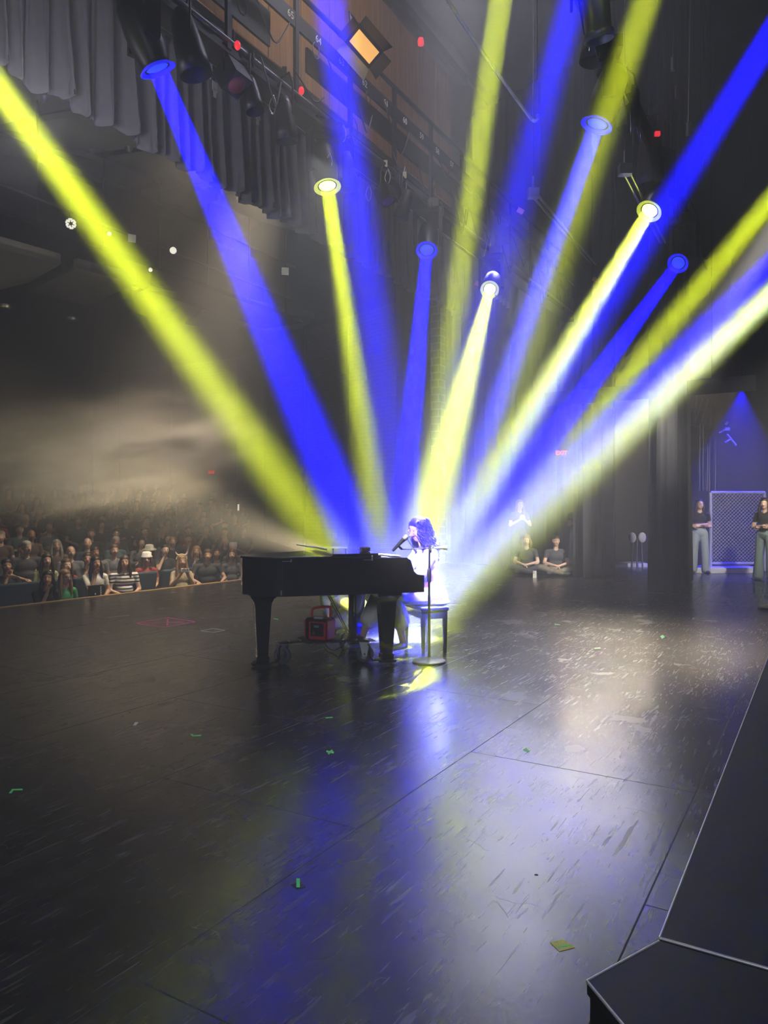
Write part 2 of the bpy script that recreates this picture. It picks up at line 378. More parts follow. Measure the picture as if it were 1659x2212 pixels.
# lower, farther row of clouds: a pale front face and a slanting underside
def cloud_low(fa, fb, fc, fd, und, label, Y, downs=()):
    A, B, C, D_ = [P(x, y, Y * (1 + (x - 300) / 1100)) for x, y in (fa, fb, fc, fd)]
    o = thing('ceiling_panel', (A + C) / 2, label, 'ceiling panel', 'lower ceiling panels over the audience')
    back = W(0, -.12, 0)
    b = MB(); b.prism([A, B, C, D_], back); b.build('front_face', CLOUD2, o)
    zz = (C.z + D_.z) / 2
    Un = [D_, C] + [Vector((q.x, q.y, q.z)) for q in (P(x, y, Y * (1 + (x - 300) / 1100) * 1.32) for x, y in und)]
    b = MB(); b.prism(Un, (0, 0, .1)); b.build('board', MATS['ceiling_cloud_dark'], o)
    for x, y in downs:
        p = P(x, y, Y * 1.18 * (1 + (x - 300) / 1100)); b = MB(); b.lathe([(.001, -.03), (.12, -.03), (.14, .03)], p, n=12); b.build('downlight', STEEL, o)
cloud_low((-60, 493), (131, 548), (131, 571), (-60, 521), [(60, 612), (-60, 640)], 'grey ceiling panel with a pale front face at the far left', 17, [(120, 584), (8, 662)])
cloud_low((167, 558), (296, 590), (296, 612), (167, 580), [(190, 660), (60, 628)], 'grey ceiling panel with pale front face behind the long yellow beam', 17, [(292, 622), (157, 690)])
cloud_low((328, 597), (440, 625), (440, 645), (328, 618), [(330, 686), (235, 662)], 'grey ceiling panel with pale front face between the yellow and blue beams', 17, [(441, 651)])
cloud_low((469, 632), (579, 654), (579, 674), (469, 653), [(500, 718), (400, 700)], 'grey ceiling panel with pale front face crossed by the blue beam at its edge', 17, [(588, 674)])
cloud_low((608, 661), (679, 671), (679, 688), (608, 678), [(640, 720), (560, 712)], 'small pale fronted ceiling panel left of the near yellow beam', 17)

# house catwalk with its lights
cw = thing('catwalk', P(300, 500, 16.5), 'dark catwalk with thin handrails high over the audience', 'catwalk')
b = MB()
for z0, r in ((7.35, .03), (8.3, .025)):
    b.cyl(W(2.2, -12.8, z0), W(16.5, -12.8, z0), r)
b.build('handrail', DULL, cw)
b = MB(); b.box(W(9.5, -13.6, 6.9), (15, 1.4, .1), MS); b.build('deck', BLK, cw)
b = MB(); b.box(W(9.5, -14.4, 7.9), (15, .05, 1.9), MS); b.build('back_panel', mat('catwalk_back', (.01, .01, .01), .8), cw)
for k in range(10):
    b = MB(); b.cyl(W(2.6 + k * 1.5, -12.8, 6.9), W(2.6 + k * 1.5, -12.8, 9.2), .02, n=6); b.build('post', DULL, cw)

LED = mat('white_led', (.9, .9, .85), .4, emit=(1, .95, .8), es=1.2)
LEDP = mat('dim_panel', (.35, .35, .3), .5, emit=(1, .97, .85), es=.16)
def house_light(px, py, kind, label, s=.2, Y=15.5):
    p = P(px, py, Y); d = (Vector((0, 4, 1)) - p).normalized(); q = d.to_track_quat('Z', 'Y')
    o = thing('house_light', p, label, 'stage light', 'lights on the house catwalk')
    b = MB()
    if kind == 'panel':
        M = q.to_matrix(); b.box(p - d * .06, (s, s, .1), M); b.build('housing', BLK, o)
        b = MB(); b.box(p, (s * .92, s * .92, .02), M); b.build('lens', LEDP, o)
    elif kind == 'led':
        b.lathe([(.001, -.2), (s * .5, -.2), (s * .6, 0), (s * .55, 0), (.001, -.01)], p, q, 16); b.build('housing', BLK, o)
        b = MB()
        for k in range(6):
            for j in (.45, .28):
                a = k / 6 * math.tau + j; c = p + q @ Vector((s * j * math.cos(a), s * j * math.sin(a), .01)); b.ell(c, (.022,) * 3, n=8, k=5)
                a += .5; c = p + q @ Vector((s * .45 * math.cos(a), s * .45 * math.sin(a), .01)); b.ell(c, (.022,) * 3, n=8, k=5)
        b.build('led_cluster', LED, o)
    else:
        b.lathe([(.001, -.4), (s * .45, -.38), (s * .5, 0), (s * .44, .02)], p, q, 16); b.build('housing', BLK, o)
        b = MB(); b.ell(p, (s * .36, s * .36, .03), q.to_matrix(), n=12, k=6); b.build('lens', LED, o)
    b = MB(); b.cyl(p - d * .1, p - d * .1 + Vector((0, 0, .5)), .02, n=6); b.build('bracket', DULL, o)
house_light(16, 428, 'panel', 'square pale light at the far left of the catwalk', .21)
house_light(52, 452, 'led', 'round light with small bulbs nearest the left edge', .2)
house_light(153, 483, 'led', 'round light with small bulbs beside the yellow beam', .2)
house_light(285, 515, 'panel', 'square pale light seen through the edge of the yellow beam', .17)
house_light(374, 541, 'spot', 'bright round spotlight on the dark catwalk between the two beams', .2)
house_light(616, 586, 'panel', 'square pale light on the catwalk left of the near yellow beam', .16)
house_light(236, 505, 'spot', 'small spotlight glinting inside the yellow beam', .12)
house_light(325, 583, 'spot', 'lower small spotlight glinting inside the yellow beam', .12)

# doors and exit sign on the brick wall
RED = mat('exit_red', (.8, .02, .01), .4, emit=(1, .02, .008), es=5)
EXF = mat('exit_face', (.03, .008, .006), .5)
def exit_sign(c, ex, w, label):
    ez = Vector((0, 0, 1)); n = Vector(ex).cross(ez); o = thing('exit_sign', c, label, 'exit sign')
    b = MB(); b.box(c, (w, .06, w * .5), M3(Vector(ex), -n, ez)); b.build('housing', EXF, o)
    text_mesh('EXIT', w * .50, c + n * .035, ex, ez, 'lettering', RED, o)
    return o
pd = P(465, 1020, 31.2)
wa, wb = wp[5][1], wp[6][1]; we = (wb - wa).normalized(); wn = Vector((we.y, -we.x, 0))
def onwall(px, py, off=.05):
    r = ray(px, py); t = (wa - Vector((0, 0, CZ))).dot(wn) / r.dot(wn); return r * t + Vector((0, 0, CZ)) + wn * off
DOOR = mat('house_door', (.11, .10, .08), .6)
o = thing('door_1', onwall(478, 1160), 'double door', 'door'); del o['category']; del o['label']; struct(o)
for x0, x1 in ((440, 476), (478, 512)):
    pts = [onwall(x0, 1185), onwall(x1, 1185), onwall(x1, 1038), onwall(x0, 1038)]; b = MB(); b.prism(pts, wn * .05); dl = b.build('door_leaf', DOOR, o)
    b = MB(); xx = 466 if x0 == 440 else 501; pts = [onwall(xx - 6, 1077, .11), onwall(xx + 6, 1077, .11), onwall(xx + 6, 1064, .11), onwall(xx - 6, 1064, .11)]; b.prism(pts, wn * .01); b.build('window', mat('door_glass', (.4, .4, .34), .2), dl)
    b = MB(); hx = 488 if x0 > 450 else 470; b.cyl(onwall(hx, 1105, .12), onwall(hx, 1099, .12), .03); b.build('handle', STEEL, dl)
exit_sign(onwall(465, 1021, .2), we, .34, 'red EXIT sign over the double door behind the audience')
b = MB(); pp = P(515, 1096, 26); b.box(pp, (.045, .05, .22)); tag(b.build('wall_sconce', LED, loc=pp), 'small bright vertical strip light on the wall right of the house door', 'wall light')
b = MB(); pp = onwall(107, 888, .1); b.box(pp, (.18, .1, .28)); tag(b.build('wall_speaker', mat('cream_box', (.4, .37, .3), .6), loc=pp), 'small cream speaker box high on the brick wall at left', 'speaker')
b = MB(); pp = P(723, 1158, 23.0); b.box(pp, (.14, .03, .2)); tag(b.build('wall_plate', mat('cream_box', (.4, .37, .3), .6), loc=pp), 'pale plate on the brick wall above the piano', 'wall plate')
# seats ------------------------------------------------------------
SEAT = mat('seat_blue', (.03, .055, .08), .85, var=.2, scale=60); SEATB = mat('seat_shell', (.02, .02, .022), .6)
def seat_proto():
    o = thing('theatre_seat', (0, 0, 0), 'x', 'seat', 'theatre seats in the house')
    def rb(c, s, name, m, tilt=0.0):
        b = MB(); M = Matrix.Rotation(tilt, 3, 'X'); b.box(c, s, M); ob = b.build(name, m, o)
        md = ob.modifiers.new('b', 'BEVEL'); md.width = min(s) * .35; md.segments = 3
    rb((0, -.25, .72), (.48, .09, .50), 'backrest', SEAT, -.16); rb((0, 0, .42), (.48, .46, .11), 'seat', SEAT)
    rb((0, -.31, .70), (.50, .03, .48), 'back_shell', SEATB, -.16)
    for s in (-1, 1): rb((s * .28, .0, .62), (.05, .38, .04), 'armrest', SEATB)
    for s in (-1, 1): rb((s * .28, 0, .3), (.03, .3, .6), 'side_frame', SEATB)
    return o
seat0 = seat_proto(); seat_used = [False]
HOUSEZ = lambda v: -.72 + max(0, (-v - 12) * .15)
FACE = math.atan2(V.y, V.x) - math.pi / 2     # local +Y -> +V
def put_seat(u, v, label):
    o = seat0 if not seat_used[0] else copy_tree(seat0); seat_used[0] = True
    p = W(u, v, HOUSEZ(v)); o.location = p; o.rotation_euler = (0, 0, FACE); o['label'] = label; return o

# ============================================================ PEOPLE
def orient(yaw, pitch): return Matrix.Rotation(yaw, 3, 'Z') @ Matrix.Rotation(-pitch, 3, 'X')
class Body:
    def __init__(s): s.pr = []; s.paint = []; s.post = MB()
    def cap(s, a, b, r0, r1, t): s.pr.append(('c', Vector(a), Vector(b), r0, r1, t))
    def el(s, c, r, t, M=None): s.pr.append(('e', Vector(c), Vector(r), M or Matrix.Identity(3), t))
    def head(s, c, yaw=0, pitch=0, k=1.0):
        c = Vector(c); M = orient(yaw, pitch); s.hc, s.hM, s.hk = c, M, k
        T = lambda x, y, z: c + M @ Vector((x * k, y * k, z * k))
        s.el(T(0, -.005, .03), (.074 * k, .092 * k, .085 * k), 0, M); s.el(T(0, .022, -.03), (.062 * k, .070 * k, .085 * k), 0, M)
        s.el(T(0, .055, -.085), (.030 * k, .028 * k, .026 * k), 0, M)             # chin
        s.cap(T(0, .088, .012), T(0, .108, -.022), .009 * k, .016 * k, 0)          # nose
        for q in (-1, 1):
            s.el(T(q * .076, -.005, -.01), (.010 * k, .020 * k, .032 * k), 0, M)   # ears
            s.el(T(q * .035, .066, -.028), (.022 * k, .018 * k, .020 * k), 0, M)
            s.paint.append((T(q * .031, .088, .012), .0125 * k, 4)); s.paint.append((T(q * .031, .092, .034), .0085 * k, 6)); s.paint.append((T(q * .045, .088, .034), .0085 * k, 6)); s.paint.append((T(q * .018, .094, .033), .0075 * k, 6))
        s.el(T(0, .090, -.055), (.024 * k, .010 * k, .009 * k), 0, M)
        for x in (-.014, 0, .014): s.paint.append((T(x, .098, -.055), .0095 * k, 5))
    def hand(s, w, d, n, curl=.5, side=1, k=1.0, spread=.012):
        """w wrist, d finger direction, n palm normal; palm in the body, fingers as tapered chains"""
        w, d, n = Vector(w), Vector(d).normalized(), Vector(n).normalized(); x = d.cross(n).normalized() * side
        n = x.cross(d).normalized() * side if False else n
        s.cap(w, w + d * .055 * k, .024 * k, .030 * k, 0); s.cap(w + d * .05 * k - x * .018 * k, w + d * .05 * k + x * .018 * k, .017 * k, .017 * k, 0)
        for i, (o_, ln, r) in enumerate(((-.030, .062, .0078), (-.010, .074, .0085), (.010, .070, .0085), (.029, .055, .0075))):
            p = w + d * .068 * k + x * o_ * k; dd = d.copy(); pts = [p]; a = 0
            for sg in (.45, .32, .23):
                a += curl * .75; dd = (d * math.cos(a) + n * math.sin(a)); p = p + dd * ln * sg * 1.1 * k; pts.append(p)
            s.post.tube(pts, r, 8, 0, [r * 1.1 * k, r * k, r * .95 * k, r * .7 * k])
        p = w + d * .02 * k - x * .024 * k
        pts = [p, p + (d * .6 - x * .7).normalized() * .035 * k, p + (d * .9 - x * .35).normalized() * .062 * k + n * .012 * k, p + d * .078 * k - x * .014 * k + n * .02 * k]
        s.post.tube(pts, .009, 8, 0, [.013 * k, .0105 * k, .0095 * k, .007 * k])
    def mesh(s, name, vox, smooth=3, ncol=7):
        b = MB()
        for q in s.pr:
            if q[0] == 'c':
                _, a, c, r0, r1, t = q; b.ell(a, (r0,) * 3, n=12, k=8); b.ell(c, (r1,) * 3, n=12, k=8); b.cyl(a, c, r0, r1, 12)
            else: b.ell(q[1], q[2], q[3], n=18, k=12)
        me = bpy.data.meshes.new('tmp'); me.from_pydata([tuple(v) for v in b.v], [], b.f)
        ob = bpy.data.objects.new('tmp', me); COL.objects.link(ob)
        md = ob.modifiers.new('r', 'REMESH'); md.mode = 'VOXEL'; md.voxel_size = vox; md.use_smooth_shade = True
        m2 = ob.modifiers.new('s', 'SMOOTH'); m2.iterations = smooth; m2.factor = .5
        dg = bpy.context.evaluated_depsgraph_get(); res = bpy.data.meshes.new_from_object(ob.evaluated_get(dg))
        bpy.data.objects.remove(ob); bpy.data.meshes.remove(me)
        vs = [v.co.copy() for v in res.vertices]; fs = [tuple(p.vertices) for p in res.polygons]
        idx = []
        for p in res.polygons:
            c = p.center; best = 1e9; bt = 0
            for q in s.pr:
                if q[0] == 'c':
                    _, a, e, r0, r1, t = q; d = e - a; l2 = d.length_squared; h = max(0, min(1, (c - a).dot(d) / l2)) if l2 > 0 else 0
                    ds = (c - a - d * h).length - (r0 + (r1 - r0) * h)
                else:
                    v = q[3].transposed() @ (c - q[1]); r = q[2]; ln = Vector((v.x / r.x, v.y / r.y, v.z / r.z)).length; ds = (ln - 1) * min(r); t = q[4]
                if ds < best: best = ds; bt = t
            for pc, pr_, pt_ in s.paint:
                if (c - pc).length < pr_: bt = pt_
            idx.append(bt)
        bpy.data.meshes.remove(res)
        nb = len(vs); vs += s.post.v; fs += [tuple(nb + i for i in f) for f in s.post.f]; idx += list(s.post.m)
        out = bpy.data.meshes.new(name); out.from_pydata([tuple(v) for v in vs], [], fs)
        for i in range(ncol): out.materials.append(None)
        out.polygons.foreach_set('material_index', idx); out.polygons.foreach_set('use_smooth', [True] * len(fs)); out.update()
        return out
EYE = mat('eye_dark', (.02, .015, .012), .2); LIP = mat('lips', (.35, .10, .09), .5)
def skin(i): return mat('skin_%d' % i, [(.62, .40, .29), (.52, .31, .21), (.36, .20, .13), (.68, .47, .36)][i], .5, var=.05)
def cloth(name, col, var=.15, scale=30): return mat('cloth_' + name, col, .85, var=var, scale=scale, bump=.3)
def hairm(name, col): return mat('hair_' + name, col, .45, var=.4, scale=40, bump=.5)
HAIR = {'dark': hairm('dark', (.02, .013, .009)), 'brown': hairm('brown', (.07, .038, .02)), 'fair': hairm('fair', (.28, .17, .08)), 'grey': hairm('grey', (.3, .29, .27)), 'black': hairm('black', (.008, .007, .007))}
def hair_mesh(B, style, vox=.016):
    c, M, k = B.hc, B.hM, B.hk; T = lambda x, y, z: c + M @ Vector((x * k, y * k, z * k)); h = Body()
    if style == 'short':
        h.el(T(0, -.016, .062), (.084 * k, .096 * k, .070 * k), 0, M); h.el(T(0, -.04, .0), (.08 * k, .07 * k, .07 * k), 0, M)
    elif style == 'swept':
        h.el(T(0, -.016, .058), (.084 * k, .094 * k, .075 * k), 0, M); h.el(T(0, -.055, -.01), (.080 * k, .058 * k, .10 * k), 0, M)
    elif style == 'bald':
        h.el(T(0, -.05, .0), (.083 * k, .055 * k, .04 * k), 0, M)
    else:
        h.el(T(0, -.016, .062), (.086 * k, .096 * k, .073 * k), 0, M); h.el(T(0, -.05, -.02), (.085 * k, .065 * k, .10 * k), 0, M)
        ln = {'bob': .17, 'long': .34, 'bun': .0}[style]
        if style == 'bun': h.el(T(0, -.11, .06), (.045 * k,) * 3, 0, M)
        for q in (-1, 1):
            if ln:
                a = T(q * .078, .012, .02); e = a + Vector((0, 0, -ln)) + M @ Vector((q * .02, .01, 0)); h.cap(a, (a + e) / 2 + M @ Vector((q * .012, 0, 0)), .026 * k, .034 * k, 0); h.cap((a + e) / 2 + M @ Vector((q * .012, 0, 0)), e, .034 * k, .018 * k, 0)
        if ln:
            a = T(0, -.07, -.03); e = a + Vector((0, 0, -ln * .9)) + M @ Vector((0, -.02, 0)); h.cap(a, e, .075 * k, .05 * k, 0)
    return h.mesh('hair', vox, 2, 1)

def seated(arms='lap', hw=(0, 0), lean=.0, wide=1.0, vox=.016, long_sleeve=False, skirt=False, hstyle='short'):
    """local frame: y forward, origin on the floor under the hips"""
    B = Body(); hz = .50; w = wide
    tl = lambda y, z: (y + lean * (z - hz), z)
    def c(x, y, z): yy, zz = tl(y, z); return Vector((x, yy, zz))
    B.el(c(0, 0, .55), (.16 * w, .13 * w, .13), 2); B.el(c(0, .01, .70), (.145 * w, .11 * w, .13), 1); B.el(c(0, 0, .86), (.165 * w, .11 * w, .15), 1)
    B.cap(c(-.14 * w, 0, .965), c(.14 * w, 0, .965), .062, .062, 1); B.cap(c(0, 0, .98), c(0, .02, 1.10), .055, .05, 0)
    B.head(c(0, .035, 1.20), *hw)
    for q in (-1, 1):
        kn = Vector((q * .13, .47, .50)); an = Vector((q * .13, .42, .10))
        B.cap((q * .10, .02, .50), kn, .09 * w, .065, 2); B.cap(kn, an, .062, .042, 2 if not skirt else 0)
        B.cap(an, an + Vector((0, .02, -.04)), .04, .04, 3); B.cap(an + Vector((0, -.02, -.06)), an + Vector((0, .15, -.07)), .035, .03, 3)
        sh = c(q * .18 * w, 0, .96); n = (0, 0, -1)
        st = 1 if long_sleeve else 0
        if arms == 'lap' or (arms in ('chin', 'face', 'wave') and q == -1): el_, wr, d = c(q * .24 * w, .03, .70), Vector((q * .08, .26, .62)), (-q * .5, .8, -.1)
        elif arms == 'chin': el_, wr, d = Vector((.15, .22, .70)), c(.045, .17, 1.0), (-.25, .1, .9)
        elif arms == 'face': el_, wr, d = Vector((.17, .22, .80)), c(.05, .15, 1.05), (-.3, .2, .9)
        elif arms == 'wave': el_, wr, d = c(.30, .1, .75), c(.25, .25, .95), (0, .3, .9)
        elif arms == 'cross': el_, wr, d = c(q * .25 * w, .06, .72), c(-q * .06, .20 + q * .02, .75 + q * .015), (-q, .1, 0)
        elif arms == 'phone': el_, wr, d = c(q * .22, .10, .74), c(q * .06, .27, .97), (-q * .3, .3, .8)
        elif arms == 'edge': el_, wr, d = c(q * .27 * w, .12, .72), Vector((q * .22, .40, .66)), (q * .1, 1, 0)
        B.cap(sh, (sh + el_) / 2, .056 * w, .048, 1); B.cap((sh + el_) / 2, el_, .044, .040, st); B.cap(el_, wr, .040, .027, st)
        B.hand(wr, d, n if arms not in ('chin', 'face', 'phone') else (-q * .2, .9, .1), .6, q)
    return B
PROTO = {}
def person_mats(o, sk, top, bot, shoe, brow):
    for i, m in enumerate((skin(sk), top, bot, shoe, EYE, LIP, brow)):
        o.material_slots[i].link = 'OBJECT'; o.material_slots[i].material = m
SHOE = mat('shoe_dark', (.03, .03, .03), .6)
def person(key, loc, rz, label, sk, top, bot, hair, hcol, group=None, builder=None, vox=.015, hvox=.015):
    if key not in PROTO:
        B = builder(); PROTO[key] = (B, B.mesh('body', vox), {})
    B, me, hs = PROTO[key]
    if hair and hair not in hs: hs[hair] = hair_mesh(B, hair, hvox)
    root = thing('person', loc, label, 'person', group, rz)
    o = bpy.data.objects.new('body', me); COL.objects.link(o); o.parent = root; person_mats(o, sk, top, bot, SHOE, HAIR[hcol]); PM[o.name] = PM[root.name]
    if hair:
        h = bpy.data.objects.new('hair', hs[hair]); COL.objects.link(h); h.parent = root; h.material_slots[0].link = 'OBJECT'; h.material_slots[0].material = HAIR[hcol]
    return root, B


# ------------------------------------------------------------ audience
PIANO_AT = Vector((-.2, 7.1, 0))
def spot_uv(px, v): p = PV(px, HY, v); return p.dot(U)
def face_to(p, t=PIANO_AT, off=0.0): d = t - p; return math.atan2(d.y, d.x) - math.pi / 2 + off
WHT = cloth('white', (.72, .70, .66)); BLKC = cloth('black', (.016, .016, .018)); GRN = cloth('green', (.05, .30, .10)); LILAC = cloth('lilac', (.28, .13, .32))
GREYC = cloth('grey', (.13, .135, .15)); DGREY = cloth('dark_grey', (.05, .052, .06)); JEAN = cloth('light_denim', (.28, .33, .36)); DJEAN = cloth('dark_denim', (.05, .07, .11))
REDC = cloth('red', (.32, .05, .05)); TAN = cloth('tan_fur', (.42, .36, .24), .5, 90); PLAID = cloth('lime_plaid', (.40, .42, .22), .6, 60); NAVY = cloth('navy', (.03, .04, .08)); BROWNC = cloth('brown', (.12, .08, .06)); TEAL = cloth('teal', (.08, .15, .17))
def stripes():
    m = bpy.data.materials.new('striped_knit'); m.use_nodes = True; nt = m.node_tree; b = nt.nodes['Principled BSDF']; tc = nt.nodes.new('ShaderNodeTexCoord'); wv = nt.nodes.new('ShaderNodeTexWave')
    wv.bands_direction = 'Z'; wv.inputs['Scale'].default_value = 5.2; wv.inputs['Distortion'].default_value = 1.0; wv.inputs['Detail'].default_value = 1
    cr = nt.nodes.new('ShaderNodeValToRGB'); cr.color_ramp.interpolation = 'CONSTANT'; cr.color_ramp.elements[0].color = (.02, .02, .03, 1); cr.color_ramp.elements[1].color = (.75, .74, .70, 1); cr.color_ramp.elements[1].position = .38
    nt.links.new(tc.outputs['Object'], wv.inputs['Vector']); nt.links.new(wv.outputs['Fac'], cr.inputs[0]); nt.links.new(cr.outputs[0], b.inputs['Base Color']); b.inputs['Roughness'].default_value = .85; return m
STRIPE = stripes()
def front(px, v, key, dz, label, sk, top, bot, hair, hcol, bld, off=0.0):
    u = spot_uv(px, v); p = W(u, v, HOUSEZ(v) + dz); return person(key, p, face_to(p, off=off), label, sk, top, bot, hair, hcol, None, bld, .0135, .0135)
front(94, -10.95, 'f_lean', -.16, 'woman with long black hair in a black sleeveless top resting her chin on her hand', 1, BLKC, LILAC, 'long', 'black', lambda: seated('chin', (-.5, -.1), .18, .95))
r, B = front(134, -10.95, 'f_glass', -.16, 'blonde woman in black glasses and a green sweatshirt', 3, GRN, DJEAN, 'long', 'fair', lambda: seated('lap', (.15, .1), .1, 1.0, long_sleeve=True), off=.1)
def glasses(B, root, m=BLK, name='glasses'):
    b = MB(); T = lambda x, y, z: B.hc + B.hM @ Vector((x, y, z)) * B.hk
    for q in (-1, 1):
        b.tube([T(q * .034 + .025 * math.cos(a / 10 * math.tau), .104, .010 + .019 * math.sin(a / 10 * math.tau)) for a in range(11)], .003, 6)
        b.tube([T(q * .058, .102, .014), T(q * .078, .06, .014), T(q * .082, -.01, .01)], .0025, 6)
    b.tube([T(-.01, .106, .014), T(.01, .106, .014)], .003, 6); g = b.build(name, m, root, world=False); return g
glasses(B, r)
front(205, -11.0, 'f_chin', .02, 'dark haired woman in a white t-shirt holding her hand to her chin', 1, WHT, DJEAN, 'long', 'dark', lambda: seated('chin', (.1, -.05), 0, .95))
front(268, -11.0, 'f_stripe', .0, 'woman with long fair hair in a black and white striped top', 0, STRIPE, JEAN, 'long', 'brown', lambda: seated('lap', (-.25, -.05), 0, 1.12))
put_seat(spot_uv(334, -11.0), -11.0, 'empty blue theatre seat between the striped woman and the girl with the headband')
r, B = front(316, -11.75, 'f_cap', -.02, 'woman in a white bucket hat behind the empty blue seat', 1, REDC, DJEAN, 'bob', 'brown', lambda: seated('lap', (-.2, .1), 0, .95))
def hat(B, root, m, brim=.12, name='hat'):
    T = B.hc + B.hM @ Vector((0, -.015, .05)); b = MB(); b.lathe([(brim, -.012), (brim, -.006), (.095, .015), (.092, .07), (.07, .09), (.001, .095)], T, B.hM.to_quaternion(), 20); b.build(name, m, root, world=False)
hat(B, r, mat('white_hat', (.75, .75, .7), .8), .115)
r, B = front(392, -10.95, 'f_phone', -.06, 'girl in a pale fluffy top and horned headband filming with her phone', 0, TAN, TAN, 'long', 'fair', lambda: seated('phone', (0, .0), 0, .9))
b = MB(); T = lambda x, y, z: B.hc + B.hM @ Vector((x, y, z))
b.tube([T(.1 * math.cos(a), -.02, .04 + .1 * math.sin(a)) for a in [i / 12 * math.pi for i in range(13)]], .014, 8)
for q in (-1, 1): b.tube([T(q * .07, -.02, .12), T(q * .11, -.02, .16), T(q * .12, -.02, .20)], .01, 8, 0, [.022, .015, .004])
b.build('headband', mat('cream_headband', (.6, .55, .42), .8), r, world=False)
ph = r.matrix_basis.copy(); pw = PM[r.name] @ Vector((0, .325, 1.045)); n = (PM[r.name].to_3x3() @ Vector((0, 1, 0))).normalized(); sx = Vector((n.y, -n.x, 0))
PHM = mat('phone_case_pale', (.7, .7, .66), .25, var=.05)
def phone(c, M, label, m=PHM, land=True, screen=False):
    o = thing('mobile_phone', c, label, 'phone'); s = (.155, .012, .078) if land else (.078, .012, .155)
    b = MB(); b.box(c, s, M); x = b.build('case', m, o); md = x.modifiers.new('b', 'BEVEL'); md.width = .008; md.segments = 3
    b = MB(); k = (-.055, .02) if land else (-.02, .055)
    for i in range(2):
        q = c + M @ Vector((k[0] + (0 if land else i * 0), .007, k[1] - i * .028)); b.cyl(q, q + M @ Vector((0, .003, 0)), .010, n=10)
    b.build('camera_lenses', BLK, o); return o
phone(pw, M3(sx, n, Vector((0, 0, 1))), 'pale phone held up by the girl with the headband')
front(447, -11.0, 'f_edge', .03, 'heavy set person with short brown hair in a dark t-shirt leaning on the stage edge', 0, DGREY, DGREY, 'short', 'brown', lambda: seated('edge', (-.15, .05), .1, 1.28))
front(500, -11.0, 'f_young', .0, 'young person in a grey sweater at the stage edge just left of the piano', 0, GREYC, DJEAN, 'bob', 'brown', lambda: seated('lap', (-.1, 0), .05, .9, long_sleeve=True))
for px, lb in ((94, 'blue theatre seat behind the woman in the black sleeveless top'), (134, 'theatre seat behind the blonde woman in green'), (205, 'theatre seat behind the woman in the white t-shirt'), (268, 'theatre seat behind the woman in stripes'), (392, 'theatre seat behind the girl filming with a phone'), (447, 'theatre seat behind the heavy set person in a dark t-shirt'), (500, 'theatre seat behind the young person in the grey sweater'), (40, 'empty dark blue theatre seat at the far left of the front row')):
    put_seat(spot_uv(px, -11.0), -11.06, lb)
# second rows
def row(px, v, key, dz, label, sk, top, hair, hcol, bld=None, bot=DGREY, off=0.0):
    return front(px, v, key, dz, label, sk, top, bot, hair, hcol, bld or PB.get(key), off)
PB = {'lap': lambda: seated('lap', (0, 0), 0, 1.0), 'cross': lambda: seated('cross', (-.1, 0), 0, 1.12, long_sleeve=True), 'face': lambda: seated('face', (.05, -.05), 0, .92), 'chin': lambda: seated('chin', (-.2, 0), 0, 1.0), 'wide': lambda: seated('lap', (.15, .05), .05, 1.2)}
row(142, -11.75, 'face', -.04, 'girl with light brown hair covering her mouth with her hand', 3, REDC, 'long', 'brown')
row(97, -11.8, 'f_plaid', .07, 'smiling girl with dark hair in a lime patterned shirt', 0, PLAID, 'long', 'dark', lambda: seated('lap', (-.2, 0), .08, .9, long_sleeve=True))
row(187, -11.9, 'chin', .04, 'man with a round face just behind the woman in the white t-shirt', 1, DGREY, 'short', 'dark')
row(152, -12.7, 'cross', .03, 'broad man in a grey shirt with folded arms', 0, GREYC, 'bald', 'grey')
row(203, -12.7, 'wide', .0, 'man with a dark beard and grey shirt two rows back', 2, GREYC, 'short', 'black')
row(246, -12.6, 'lap', .04, 'person with tied back hair and a grey top above the striped woman', 0, GREYC, 'bun', 'brown')
r, B = row(322, -12.5, 'f_sun', .0, 'woman in a wide grey sun hat behind the white bucket hat', 1, DGREY, 'bob', 'brown', lambda: seated('lap', (-.3, .15), 0, .95))
hat(B, r, mat('grey_hat', (.4, .4, .37), .8), .15)
row(356, -12.3, 'face', .05, 'person with glinting glasses and a pale face right of the sun hat', 3, DGREY, 'short', 'black')
row(424, -12.2, 'chin', .0, 'woman with fair hair above the girl with the headband', 0, NAVY, 'bob', 'fair')
row(486, -12.5, 'wide', .13, 'tall bearded man in a dark shirt near the house door', 0, NAVY, 'bald', 'brown')
r, B = row(503, -12.0, 'f_cap2', .07, 'person in a pale cap behind the young person in grey', 0, GREYC, 'short', 'brown', lambda: seated('lap', (-.2, 0), 0, 1))
hat(B, r, mat('pale_cap', (.5, .48, .42), .8), .09)
row(468, -11.9, 'lap', -.02, 'dim person between the dark t-shirt and the grey sweater', 1, DGREY, 'long', 'dark')
row(372, -13.3, 'wide', .02, 'person in black three rows back above the filming girl', 0, BLKC, 'short', 'fair')
row(55, -12.6, 'wide', .18, 'man with grey hair in a dark jacket at the left, sitting tall', 0, DGREY, 'short', 'grey')
row(12, -12.0, 'chin', .0, 'dim person in dark clothes at the left edge of the second row', 1, BLKC, 'short', 'dark')
tops = [DGREY, GREYC, BLKC, NAVY, BROWNC, TEAL, DGREY, REDC, GREYC]; keys = ['lap', 'cross', 'face', 'chin', 'wide']
GL = 'dim audience member in the hazy rows at the back of the house'
v = -13.6; ri = 0
KB = {k: (lambda k=k: PB[k]()) for k in keys}
